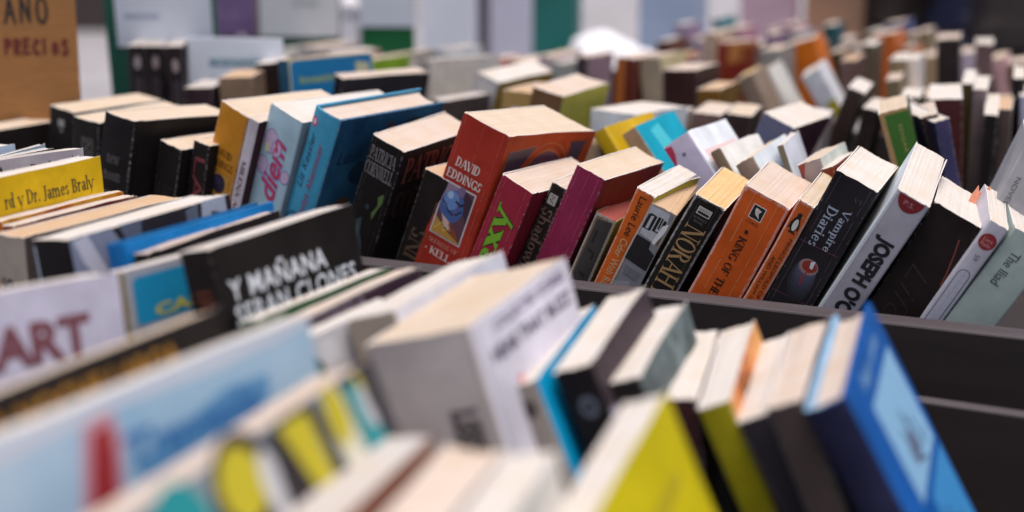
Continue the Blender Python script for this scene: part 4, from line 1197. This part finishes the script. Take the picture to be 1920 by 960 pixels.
art(b, 'front', [('ell', (150, 130, 20), (66, 70, 16, 12)), ('poly', (190, 172, 14), [(20, 30), (100, 26), (100, 34), (20, 40)])])

# ---- just behind the sharp row
b = B('tanA', 'short kraft brown book left of the mustard yellow spine, behind the red book', GE, (176, 150, 124), pages='cream')
b = B('yellowsp', 'mustard yellow spine leaning left between two brown books', GE, (196, 160, 22), pages='cream')
b = B('tanC', 'grey-brown spine with a glossy turquoise cover, left of the lilac spine', GE, (164, 142, 122), front=(0, 156, 184), pages='grey', rough=.25)
art(b, 'front', [('poly', (70, 196, 214), [(30, 10), (60, 6), (70, 40), (40, 60)])])
b = B('lilac', 'pale lilac spine with a pink corner and a white cover', GE, (204, 198, 222), front=(226, 232, 242), pages='white', worn=.1)
art(b, 'spine', [('poly', (200, 56, 96), [(.4, 1), (8, 3), (7, 11), (3, 20), (.4, 24)]), ('ell', (120, 116, 140), (14, 16, 2, 2))], 'emblem')
art(b, 'front', [('rect', (236, 206, 206), (12, 22, 112, 44)), ('rect', (70, 160, 190), (62, 32, 100, 42))])
b = B('tan2', 'white covered book with a narrow brown spine, next to the lilac one', GE, (140, 122, 100), front=(226, 226, 224), pages='white')
b = B('tan3', 'white covered book with a wide taupe spine behind the orange books', GE, (156, 138, 124), front=(214, 222, 228), pages='cream')
b = B('tan4', 'thin upright white cover with a dark olive spine', GE, (120, 108, 88), front=(222, 226, 238), pages='white')
b = B('tan5', 'taupe spined book with a reddish corner and pale green-grey cover', GE, (160, 148, 144), front=(196, 204, 198), pages='cream')
art(b, 'spine', [('poly', (150, 60, 44), [(.5, .5), (7, .5), (.5, 18)])], 'emblem')
b = B('brownwhite', 'white paged book with a rust brown cover, behind the silver-titled black one', GE, (120, 56, 36), pages='white')
b = B('slate', 'slate purple book leaning right with broad white page tops', GE, (112, 106, 130), front=(96, 62, 72), pages='white')
b = B('brownlean', 'dark brown book leaning right with a bright white top', GE, (60, 46, 42), pages='white')
b = B('darklean', 'black-brown book leaning right against the leaning dark brown one', GE, (46, 36, 34), pages='white')
b = B('greenbk', 'green spine with tan borders and gold lettering, leaning left', GE, (176, 140, 96), front=(52, 62, 40), pages='cream')
art(b, 'spine', [('rect', (58, 108, 32), (5, 3, 28, 186))], 'spine_label')
text(b, 'EDGAR WALLACE', 'spine', 17, 50, 70, 3.4, 'D', (170, 160, 90), lift=.3)
b = B('cream', 'small cream paged book between the green and the bluish purple one', GE, (60, 44, 46), pages='pink')
b = B('purplecur', 'bluish purple booklet with a curved top, right of the cream pages', GE, (72, 68, 106), front=(84, 80, 122), pages='white', rough=.25, flare=.01)
b = B('maroonup', 'upright maroon book with white page top at right', GE, (84, 42, 42), pages='white')
b = B('olive', 'tall narrow olive brown upright book at right', GE, (86, 74, 42), pages='white')
b = B('greymauve', 'tall mauve-grey upright book right of the olive one', GE, (132, 118, 120), pages='white')
b = B('blackshort', 'shorter black upright book right of the mauve-grey one', GE, (42, 37, 37), pages='white')
b = B('brownup', 'brown-grey upright book with tan top, beside the shorter black one', GE, (92, 78, 74), pages='tan')
b = B('blacktall', 'tall black upright book near the right border', GE, (30, 26, 30), pages='white')
b = B('lavend', 'pale lavender upright book at the right border', GE, (186, 186, 210), pages='white')
b = B('top_r6', 'small dark red book with white top behind the green spine', GE, (92, 52, 54), front=(70, 78, 60), pages='white')
b = B('white_h1', 'broad white paged book seen behind the flared red cover', GE, (214, 218, 222), pages='white')
b = B('white_h2', 'white paged block behind the glossy turquoise cover', GE, (200, 190, 182), pages='white')
b = B('white_h3', 'pinkish white paged block behind the lilac spine', GE, (120, 96, 90), pages='pink')
b = B('white_h4', 'cream paged block left of the slate purple book', GE, (58, 44, 44), pages='cream')
b = B('white_h5', 'white paged block right of the slate purple book', GE, (150, 140, 140), pages='white')

# ---- far back, left to right
b = B('tri1', 'first of three matching black spines below the white notice', 'three matching black volumes', (44, 38, 42), pages='grey')
art(b, 'spine', [('ell', (176, 166, 172), (12, 22, 4, 9)), ('rect', (66, 60, 70), (7, 42, 17, 150))], 'emblem')
b = B('tri2', 'middle one of three matching black spines below the white notice', 'three matching black volumes', (44, 38, 42), pages='grey')
art(b, 'spine', [('ell', (170, 156, 164), (12, 22, 4, 9)), ('rect', (62, 56, 64), (7, 42, 17, 150))], 'emblem')
b = B('tri3', 'third of three matching black spines, beside the white label card', 'three matching black volumes', (46, 38, 42), pages='grey')
art(b, 'spine', [('ell', (176, 160, 160), (12, 26, 4, 9)), ('rect', (62, 56, 62), (7, 46, 17, 150))], 'emblem')
b = B('dark_f5', 'low dark aubergine book under the white label card', GF, (52, 36, 44), pages='grey')
b = B('tan_f4', 'kraft brown book in front of the white label card', GF, (134, 112, 92), pages='tan')
b = B('black_f3', 'black-brown book left of the bright blue rounded panel', GF, (46, 32, 32), pages='white')
b = B('invest', 'book with a bright blue rounded panel and yellow lettering', GF, (40, 84, 110), front=(196, 196, 160), pages='tan')
D_ = b.d * 1000
art(b, 'front', [('rrect', (14, 120, 176), (2, 2, D_ - 2, 44, 7)), ('rrect', (14, 120, 176), (2, 30, D_ * .62, 70, 7))])
text(b, 'Investigaciones', 'front', D_ * .50, 27, D_ * .78, 12, 'H', (168, 186, 96), bold=.02)
b = B('dark_f1', 'book with a plain charcoal cover, below the bright blue panel', GF, (36, 33, 38), front=(58, 53, 60), pages='pink')
b = B('lime', 'book with a lime green cover strip behind the blue panel', GF, (150, 150, 120), front=(140, 178, 44), pages='cream')
b = B('whitestack', 'large pale grey book with one thin yellow line, centre back', GF, (176, 168, 164), front=(202, 198, 194), pages='white')
art(b, 'front', [('poly', (196, 176, 110), [(40, 60), (150, 56), (150, 60), (40, 64)])])
b = B('whiteopen', 'book with very bright broad white page tops, above the brown-labelled one', GF, (190, 188, 190), front=(176, 142, 66), pages='white')
b = B('labelsp', 'mustard tan book with a round white label on its spine', GF, (178, 146, 92), pages='tan')
art(b, 'spine', [('ell', (226, 218, 224), (19, 28, 12, 10)), ('rect', (70, 60, 56), (10, 40, 30, 52))], 'spine_label')
b = B('oliveye', 'brown spined book with an olive yellow cover, behind the flared red one', GF, (120, 88, 62), front=(190, 182, 84), pages='pink')
b = B('dark_f14', 'dark grey-brown book with pale teal top, left of the big red one', GF, (70, 60, 60), front=(76, 66, 66), pages='grey')
b = B('darkpink', 'charcoal book with a pink streak, left of the orange-brown pair', GF, (70, 60, 66), front=(170, 140, 150), pages='pink')
b = B('orangebr', 'upright book half orange-brown and half maroon on its spine', GF, (100, 44, 32), pages='pink')
art(b, 'spine', [('rect', (176, 96, 30), (.8, 2, 15, 188))], 'spine_label')
b = B('creamsp', 'upright cream and taupe spine right of the maroon half', GF, (176, 160, 138), front=(206, 192, 150), pages='pink')
b = B('darkmar', 'wide upright dark maroon book, right of the cream spine', GF, (62, 38, 36), pages='pink')
b = B('olivebr', 'golden brown low book right of the wide maroon one', GF, (120, 86, 34), pages='tan')
b = B('tan_g1', 'plain tan upright book left of the rust red one', GF, (186, 160, 140), pages='pink')
b = B('redor', 'rust red book with an orange-pink cover patch, far back', GF, (150, 54, 36), front=(150, 56, 38), pages='pink')
D_ = b.d * 1000
art(b, 'front', [('poly', (226, 150, 80), [(14, 2), (D_ - 8, 2), (D_ - 14, 34), (20, 40)])])
b = B('greybr', 'grey-brown book leaning left, below the rust red one', GF, (140, 122, 108), pages='yellow')
b = B('whitelean', 'pale grey-white spine leaning left, between brown and orange', GF, (206, 206, 204), pages='cream')
b = B('grey_g2', 'mid grey book with beige top behind the pale leaning spine', GF, (150, 146, 142), pages='cream')
b = B('orangebk', 'bright orange spine leaning left with tan page top, far back', GF, (206, 110, 28), pages='pink')
b = B('whiteyel', 'white spine with a yellow-green patch and red dot, leaning left', GF, (208, 210, 218), pages='white')
art(b, 'spine', [('rect', (170, 158, 10), (12, 50, 27, 110)), ('ell', (160, 70, 52), (5, 84, 4, 8))], 'spine_label')
b = B('brown_r5', 'dim brown upright book right of the orange one', GF, (96, 74, 70), pages='tan')
b = B('olive_r4', 'olive brown upright book under the dark clothed people', GF, (96, 82, 66), pages='white')
b = B('tan_r3', 'khaki brown upright book beside a white one, back right', GF, (130, 116, 92), pages='white')
b = B('whiteT', 'narrow white upright book between khaki ones, back right', GF, (214, 206, 200), pages='white')
b = B('dark_r1', 'broad black-brown upright book with pinkish top, back right', GF, (52, 42, 42), pages='pink')
b = B('mauve_r2', 'mauve-brown upright book with bright white top, back right', GF, (112, 88, 88), pages='white')

# ---- nameless small books filling the far tables
FILL = {'red': (150, 52, 44), 'tan': (182, 150, 118), 'white': (216, 212, 214), 'dark': (52, 44, 46), 'blue': (70, 96, 160), 'pink': (206, 160, 168), 'teal': (50, 120, 134), 'orange': (206, 120, 50), 'lilac': (176, 164, 196), 'brown': (112, 80, 62)}
def filler_row(x0, y0, x1, y1, zf, seed, weights, lean_m, yaw_m):
    rr = random.Random(seed)
    L_ = math.hypot(x1 - x0, y1 - y0)
    s = 0.0
    k = 0
    while s < L_:
        t = rr.uniform(.016, .042)
        h = rr.uniform(.145, .205)
        d = rr.uniform(.11, .135)
        c = rr.choice(weights)
        g_ = rr.uniform(.62, 1.05)
        rgb = tuple(min(255, max(0, int(q * g_ * rr.uniform(.92, 1.08)))) for q in FILL[c])
        lean = R(lean_m + rr.uniform(-7, 5))
        yaw = R(yaw_m + rr.uniform(-5, 5))
        f = s / L_
        cl = math.cos(lean)
        ptop = Vector((x0 + (x1 - x0) * f, y0 + (y1 - y0) * f, 0))
        zt = zf + h * cl + (t * math.sin(lean) if lean > 0 else 0)
        make_book('fill%d_%d' % (seed, k), (ptop.x, ptop.y, zt, yaw, lean, 0, t, d, h),
                  'small %s book in the far rows, too blurred to tell from its like-coloured neighbours' % c, 'far blurred %s books' % c, rgb,
                  pages=rr.choice(('cream', 'white', 'pink', 'pink')), worn=.2)
        s += t / cl + rr.uniform(.001, .012)
        k += 1
filler_row(0.27, 2.70, 0.86, 2.46, .79, 11, ['tan', 'pink', 'white', 'brown', 'lilac', 'orange', 'red'], -8, -22)
filler_row(0.34, 3.02, 0.86, 2.84, .79, 12, ['pink', 'lilac', 'white', 'tan', 'blue', 'teal', 'tan'], -6, -22)
filler_row(-0.42, 2.45, 0.08, 2.30, .79, 13, ['tan', 'white', 'pink', 'brown', 'white'], 3, -30)
filler_row(0.52, 1.98, 0.80, 1.86, .79, 14, ['brown', 'tan', 'dark', 'white', 'pink'], -4, -20)

# ------------------------------------------------------------------ cardboard sign, notices and boards at the back
CARD = plain_mat('corrugated_card', (158, 110, 62), 0.8, 30, 0.14, 0.15, (1, 1, 6))
PAPER = plain_mat('notice_paper', (214, 222, 236), 0.7, 12, 0.05)
GREEN = plain_mat('green_plastic', (34, 92, 78), 0.35, 12, 0.15)

def flat_text(parent, s, cx, cz, w, hh, rgb, y, bold=0.0, shear=0.0, name='lettering', jitter=0.0):
    vs, fs = sans_mesh(s, bold, shear, 1.0)
    x0, x1 = min(q[0] for q in vs), max(q[0] for q in vs)
    y0, y1 = min(q[1] for q in vs), max(q[1] for q in vs)
    out = []
    for q in vs:
        a = (q[0] - (x0 + x1) / 2) / (x1 - x0) * w
        c = (q[1] - (y0 + y1) / 2) / (y1 - y0) * hh
        j = jitter * math.sin(a / w * 21)
        out.append((cx + a + j * .4, y, cz + c + j))
    return mesh_obj(name, out, fs, ink_mat(rgb, .6), None, parent)

def at_px(px, py, dist):
    """point seen at a photo pixel, dist metres along y"""
    P = R(13.5)
    f = 1920 * 50 / 36
    vx, up = (px - 960) / f, -(py - 480) / f
    dy = math.cos(P) + up * math.sin(P)
    dz = -math.sin(P) + up * math.cos(P)
    return Vector((vx / dy * dist, dist, 1.2 + dz / dy * dist))

def panel(name, label, cat, px0, px1, ptop_z, pbot, dist, mat, thick=.006, yaw=-8, tilt=6, group=None, base=.787):
    """upright sheet: left/right photo columns and its foot at pbot give its place; it runs up to ptop_z"""
    a, c = at_px(px0, pbot, dist), at_px(px1, pbot, dist)
    w = (c - a).x / math.cos(R(yaw))
    a.z = base
    t = empty(name, a, (R(-tilt), 0, R(yaw)))
    tag(t, label, cat, group)
    box_obj('sheet', (0, 0, 0), (w, thick, ptop_z - a.z), mat, t, .001)
    return t, w, a, ptop_z - a.z

t, w, a, hh = panel('cardboard_sign', 'brown cardboard sign with hand-written black and red words at far left', 'sign', -330, 160, 1.20, 244, 1.62, CARD, .005, -4, 2, base=.807)
px2m = 1.62 / 2667
z_at = lambda py: at_px(72, py, 1.63).z - a.z
def hand(parent, strokes, rgb, wd, y=-.0006):
    vs, fs = [], []
    for k, st in enumerate(strokes):
        for q in range(len(st) - 1):
            p0, p1 = st[q], st[q + 1]
            dx, dz = p1[0] - p0[0], p1[1] - p0[1]
            ln = math.hypot(dx, dz) or 1
            ex, ez = dx / ln * wd * .35, dz / ln * wd * .35
            nx, nz = -dz / ln * wd / 2, dx / ln * wd / 2
            i = len(vs)
            yy = y - .00004 * ((k * 3 + q) % 7)
            vs += [(p0[0] + nx - ex, yy, p0[1] + nz - ez), (p1[0] + nx + ex, yy, p1[1] + nz + ez), (p1[0] - nx + ex, yy, p1[1] - nz + ez), (p0[0] - nx - ex, yy, p0[1] - nz - ez)]
            fs.append((i, i + 1, i + 2, i + 3))
    return vs, fs
def sx(px): return at_px(px, 80, 1.62).x - a.x
HL = {'L': [[(0, 1), (0, 0), (.6, 0)]], 'A': [[(0, 0), (.35, 1), (.7, 0)], [(.12, .38), (.58, .38)]], 'N': [[(0, 0), (.02, 1), (.6, .05), (.62, 1)]],
      'O': [[(.35 + .35 * math.cos(k * math.pi / 7), .5 + .5 * math.sin(k * math.pi / 7)) for k in range(15)]], 'P': [[(0, 0), (0, 1)], [(0, 1), (.5, .95), (.55, .6), (0, .5)]],
      'R': [[(0, 0), (0, 1)], [(0, 1), (.5, .95), (.5, .6), (0, .5), (.6, 0)]], 'E': [[(.55, 1), (0, 1), (0, 0), (.55, 0)], [(0, .5), (.45, .52)]],
      'C': [[(.6, .85), (.3, 1), (0, .6), (.05, .2), (.3, 0), (.6, .12)]], 'I': [[(.1, 0), (.1, 1)]], 'o': [[(.25 + .25 * math.cos(k * math.pi / 6), .4 + .35 * math.sin(k * math.pi / 6)) for k in range(13)]],
      'S': [[(.55, .9), (.25, 1), (.05, .75), (.5, .4), (.5, .1), (.2, 0), (0, .12)]]}
def handwrite(parent, word, x0, z0, cw, ch, rgb, wd, step):
    strokes = []
    rr = random.Random(len(word))
    for k, ch_ in enumerate(word):
        dz = rr.uniform(-.06, .06) * ch
        for st in HL[ch_]:
            strokes.append([(x0 + k * step + q[0] * cw, z0 + dz + q[1] * ch) for q in st])
    vs, fs = hand(parent, strokes, rgb, wd)
    return mesh_obj('lettering', vs, fs, ink_mat(rgb, .6), None, parent)
handwrite(t, 'LANO', sx(-14), z_at(38), 26 * px2m, 46 * px2m, (48, 40, 38), 5.6 * px2m, 30.5 * px2m)
handwrite(t, 'PRECIoS', sx(14), z_at(97), 16 * px2m, 26 * px2m, (112, 34, 36), 5.6 * px2m, 18.0 * px2m)

# books lying at the foot of the cardboard sign
make_book('low1', (-.60, 1.52, .975, R(-28), R(3), 0, .035, .12, .165), 'low dark book at the foot of the cardboard sign', GA, (44, 36, 36), pages='cream')
make_book('low2', (-.66, 1.50, .972, R(-30), R(3), 0, .05, .13, .163), 'dark book cut off by the left border, under the cardboard sign', GA, (38, 34, 44), pages='cream')

t, w, a, hh = panel('notice_stand', 'tall white notice in a green plastic stand, above three black volumes', 'notice', 217, 424, 1.30, 176, 2.05, GREEN, .012, -6, -5)
box_obj('paper', (.017, -.0018, at_px(320, 84, 2.05).z - a.z), (w - .004, -.0004, hh - .01), PAPER, t)
for k in range(5):
    box_obj('text_line', (.03, -.0024, hh - .06 - k * .045), (w - .03 - .05 * (k % 3), -.0020, hh - .054 - k * .045), ink_mat((176, 188, 208)), t)
t, w, a, hh = panel('label_card', 'small white card with pale teal print behind the brown book', 'card', 345, 530, at_px(530, 70, 1.9).z, 166, 1.9, PAPER, .003, -14, 4)
hb = at_px(440, 160, 1.9).z - a.z
hu = hh - hb
flat_text(t, 'economique', w * .57, hb + hu * .48, w * .68, hu * .30, (120, 160, 176), -.0008, bold=.03)
flat_text(t, 'livres', w * .38, hb + hu * .16, w * .25, hu * .14, (150, 186, 196), -.0008)
t, w, a, hh = panel('notice_stand', 'grey-white notice over a dark green board, back left of centre', 'notice', 497, 640, 1.25, 104, 2.55, plain_mat('dark_green_board', (44, 84, 72), .5, 10, .15), .012, -4, 0)
box_obj('paper', (-.006, -.003, at_px(560, 68, 2.55).z - a.z), (w - .001, -.0004, hh - .01), plain_mat('grey_paper', (196, 200, 206), .7, 10, .05), t)
flat_text(t, 'CULTURA', w * .56, at_px(575, 5, 2.55).z - a.z, w * .34, .011, (130, 146, 146), -.004)
t, w, a, hh = panel('notice_stand', 'white notice over a bright green board, back centre left', 'notice', 678, 777, 1.25, 92, 2.75, plain_mat('bright_green_board', (22, 104, 58), .5, 10, .12), .012, -2, 0)
box_obj('paper', (-.001, -.003, at_px(720, 50, 2.75).z - a.z), (w, -.0004, hh - .01), PAPER, t)

def post(label, px, pb, dist, rad, top, mat, ball=None):
    p = at_px(px, pb, dist)
    t = empty('stall_post', (p.x, p.y, 0))
    tag(t, label, 'post')
    bm = bmesh.new()
    bmesh.ops.create_cone(bm, cap_ends=True, segments=20, radius1=rad, radius2=rad, depth=top, matrix=Matrix.Translation((0, 0, top / 2)))
    bm_obj('pole', bm, mat, t)
    bm = bmesh.new()
    bmesh.ops.create_cone(bm, cap_ends=True, segments=20, radius1=rad * 2, radius2=rad * 1.6, depth=.03, matrix=Matrix.Translation((0, 0, .016)))
    bm_obj('foot_plate', bm, mat, t)
    if ball:
        bm = bmesh.new()
        bmesh.ops.create_uvsphere(bm, u_segments=20, v_segments=12, radius=ball, matrix=Matrix.Translation((0, 0, top + ball * .8)))
        bm_obj('knob', bm, mat, t, True)
WHITE = plain_mat('white_enamel', (236, 232, 238), .35, 8, .05)
post('white post with a round knob between two green boards', 658, 90, 3.9, .024, .93, WHITE, .034)
post('dark purple-grey pole behind the white knobbed post', 560 + 104, 30, 4.6, .035, 2.3, plain_mat('dark_pole', (70, 62, 74), .5, 8, .2))
post('brown-edged pole between the two notices', 497 - 6, 60, 3.2, .012, 2.1, plain_mat('brown_pole', (110, 96, 88), .5, 8, .2))
post('wide dark grey-purple pillar in the middle distance', 892, 60, 5.2, .05, 2.4, plain_mat('pillar_paint', (78, 68, 78), .5, 8, .2))

def crate(name, label, cat, px0, px1, ptop, pbot, dist, mat, depth=.3, yaw=-10, hgt=None):
    a, c = at_px(px0, pbot, dist), at_px(px1, pbot, dist)
    w = (c - a).x / math.cos(R(yaw))
    top = at_px((px0 + px1) / 2, ptop, dist).z if hgt is None else hgt
    t = empty(name, (a.x, a.y, 0), (0, 0, R(yaw)))
    tag(t, label, cat)
    box_obj('body', (0, 0, 0.004), (w, depth, top), mat, t, .006)
    box_obj('rim', (-.012, -.012, top + .001), (w + .012, depth + .012, top + .03), mat, t, .006)
    return t
crate('display_box', 'bright white box left of the grey-purple pillar', 'box', 790, 872, -60, 100, 4.2, plain_mat('white_box', (232, 234, 244), .5, 6, .05), .3, -6)
crate('display_box', 'lavender white box right of the grey-purple pillar', 'box', 918, 992, -60, 90, 4.6, plain_mat('lavender_box', (206, 204, 220), .5, 6, .05), .3, -6)
crate('display_box', 'teal green box with a dark smudge, top centre', 'box', 998, 1077, -60, 110, 3.7, plain_mat('teal_box', (40, 118, 112), .5, 5, .3), .3, -6)
crate('display_box', 'blue-grey box behind the cream books, top right of centre', 'box', 1196, 1312, -60, 110, 4.4, plain_mat('bluegrey_box', (168, 182, 208), .5, 5, .12), .4, -10)
crate('display_box', 'dusty pink box far back, behind the rust red book', 'box', 1385, 1480, -60, 90, 4.9, plain_mat('pink_box', (196, 164, 176), .6, 5, .2), .4, -14)
crate('display_box', 'tan box far back, between the pink box and the dark clothed people', 'box', 1505, 1610, -60, 90, 5.1, plain_mat('tan_box', (170, 132, 106), .6, 5, .25), .4, -14)
# white cloth mound over a stall
def cloth():
    a = at_px(1085, 95, 3.0)
    bm = bmesh.new()
    bmesh.ops.create_grid(bm, x_segments=30, y_segments=20, size=0.5)
    for q in bm.verts:
        u, v_ = q.co.x + .5, q.co.y + .5
        z = .075 * math.exp(-((u - .36) / .42) ** 2) * (1 - .3 * v_) * min(1, v_ * 6 + .4) + .012 * mnoise.noise(Vector((u * 6, v_ * 6, 0)))
        if u < .03 or u > .97 or v_ < .04 or v_ > .96:
            z = z - .02
        z = max(0.003, z)
        q.co = Vector((u * .20, v_ * .48, z))
    o = bm_obj('white_cloth', bm, plain_mat('white_cotton', (238, 238, 244), .8, 10, .04), None, True)
    o.location = (a.x, a.y, .8735)
    tag(o, 'white crumpled cloth on a stall right of the teal box', 'cloth')
    t = empty('wooden_box', (a.x - .01, a.y - .02, .786))
    tag(t, 'small dark wooden box under the white crumpled cloth', 'box')
    for lo, hi in (((0, 0, 0), (.22, .012, .084)), ((0, .50, 0), (.22, .512, .084)), ((0, .0125, 0), (.012, .4995, .084)), ((.208, .0125, 0), (.22, .4995, .084))):
        box_obj('side_board', lo, hi, WOOD, t, .002)
    box_obj('lid', (-.004, -.004, .0845), (.224, .516, .0865), WOOD, t)
cloth()

# ------------------------------------------------------------------ people standing behind the stalls (only hips and legs come into view)
def skin_mesh(name, joints, bones, mat, parent, sub=2):
    me = bpy.data.meshes.new(name)
    me.from_pydata([j[0] for j in joints], bones, [])
    o = bpy.data.objects.new(name, me)
    COL.objects.link(o)
    sk = o.modifiers.new('skin', 'SKIN')
    for k, q in enumerate(joints):
        rr = q[1] if isinstance(q[1], tuple) else (q[1], q[1])
        me.skin_vertices[0].data[k].radius = rr
    me.skin_vertices[0].data[0].use_root = True
    ss = o.modifiers.new('subdivision', 'SUBSURF')
    ss.levels = ss.render_levels = sub
    me.materials.append(mat)
    if parent:
        o.parent = parent
    return o

def person(px, pb, dist, yaw, top, legs, label, skirt=False):
    p = at_px(px, pb, dist)
    t = empty('person', (p.x, p.y, 0), (0, 0, R(yaw)))
    tag(t, label, 'person')
    skin = plain_mat('skin_tone', (206, 160, 136), .55, 30, .06)
    hair = plain_mat('dark_hair', (44, 34, 30), .6, 60, .3, .3)
    shoe = plain_mat('shoe_leather', (46, 40, 40), .5, 20, .2)
    J = [((0, 0, .98), (.13, .09)), ((0, 0, 1.18), (.12, .085)), ((0, 0, 1.36), (.16, .10)), ((0, 0, 1.46), (.06, .06)), ((0, -.01, 1.53), (.052, .055)), ((0, -.02, 1.63), (.078, .095)), ((0, -.02, 1.73), (.06, .07))]
    E_ = [(0, 1), (1, 2), (2, 3), (3, 4), (4, 5), (5, 6)]
    for s in (-1, 1):
        i = len(J)
        J += [((s * .19, 0, 1.40), .055), ((s * .25, .02, 1.14), .044), ((s * .20, -.20, 1.10), .034), ((s * .17, -.27, 1.12), (.022, .038)), ((s * .15, -.33, 1.13), (.014, .026))]
        E_ += [(2, i), (i, i + 1), (i + 1, i + 2), (i + 2, i + 3), (i + 3, i + 4)]
        i = len(J)
        J += [((s * .09, 0, .86), .075), ((s * .10, -.01, .50), .062), ((s * .10, .02, .09), .042), ((s * .105, -.11, .04), (.035, .03))]
        E_ += [(0, i), (i, i + 1), (i + 1, i + 2), (i + 2, i + 3)]
    skin_mesh('body', J, E_, skin, t)
    TJ = [((0, 0, .95), (.14, .11))] 
    TE = []
    for s in (-1, 1):
        i = len(TJ)
        TJ += [((s * .095, 0, .86), (.105, .11)), ((s * .105, -.01, .50), .082), ((s * .105, .02, .10), .066)]
        TE += [(0, i), (i, i + 1), (i + 1, i + 2)]
    skin_mesh('trousers', TJ, TE, legs, t)
    SJ = [((0, 0, .98), (.20, .155)), ((0, 0, .84), (.20, .155)), ((0, 0, 1.18), (.175, .135)), ((0, 0, 1.36), (.20, .14)), ((0, 0, 1.46), (.08, .08))]
    SE = [(0, 1), (0, 2), (2, 3), (3, 4)]
    for s in (-1, 1):
        i = len(SJ)
        SJ += [((s * .20, 0, 1.40), .072), ((s * .255, .02, 1.14), .06), ((s * .205, -.185, 1.10), .05)]
        SE += [(3, i), (i, i + 1), (i + 1, i + 2)]
    skin_mesh('jacket', SJ, SE, top, t)
    HJ = [((0, .015, 1.66), (.085, .09)), ((0, .02, 1.745), (.07, .078))]
    skin_mesh('hair', HJ, [(0, 1)], hair, t)
    bm = bmesh.new()
    for s in (-1, 1):
        bmesh.ops.create_uvsphere(bm, u_segments=12, v_segments=8, radius=.012, matrix=Matrix.Translation((s * .03, -.112, 1.64)))
    bm_obj('eyes', bm, ink_mat((30, 26, 26)), t)
    bm = bmesh.new()
    bmesh.ops.create_cone(bm, cap_ends=True, segments=8, radius1=.016, radius2=.006, depth=.045, matrix=Matrix.Translation((0, -.118, 1.615)) @ Matrix.Rotation(R(15), 4, 'X'))
    bm_obj('nose', bm, skin, t)
    for s in (-1, 1):
        bm = bmesh.new()
        add_box(bm, (s * .105 - .045, -.17, 0), (s * .105 + .045, .08, .085), .02)
        bm_obj('shoe', bm, shoe, t)
    return t

JEANS = plain_mat('blue_denim', (76, 98, 140), .8, 90, .2, .1)
BLACKC = plain_mat('black_cloth', (46, 38, 38), .85, 40, .2)
PURPLEC = plain_mat('purple_cloth', (66, 50, 84), .85, 30, .25)
person(1690, 60, 5.2, 20, plain_mat('brown_jacket', (58, 46, 42), .8, 20, .2), BLACKC, 'person in a dark brown jacket and black trousers behind the stalls')
person(1790, 60, 5.8, -30, PURPLEC, PURPLEC, 'person in dark purple clothes between two others at top right')
person(1852, 60, 5.0, 10, plain_mat('navy_jacket', (52, 56, 84), .8, 20, .2), JEANS, 'person in blue jeans at the top right')
person(1935, 60, 4.6, -15, BLACKC, BLACKC, 'person all in black cut off by the right border')
person(452, 30, 5.0, 15, plain_mat('violet_coat', (96, 76, 116), .8, 20, .2), plain_mat('grey_trousers', (104, 98, 118), .8, 30, .2), 'person in a violet coat seen between the two notices')
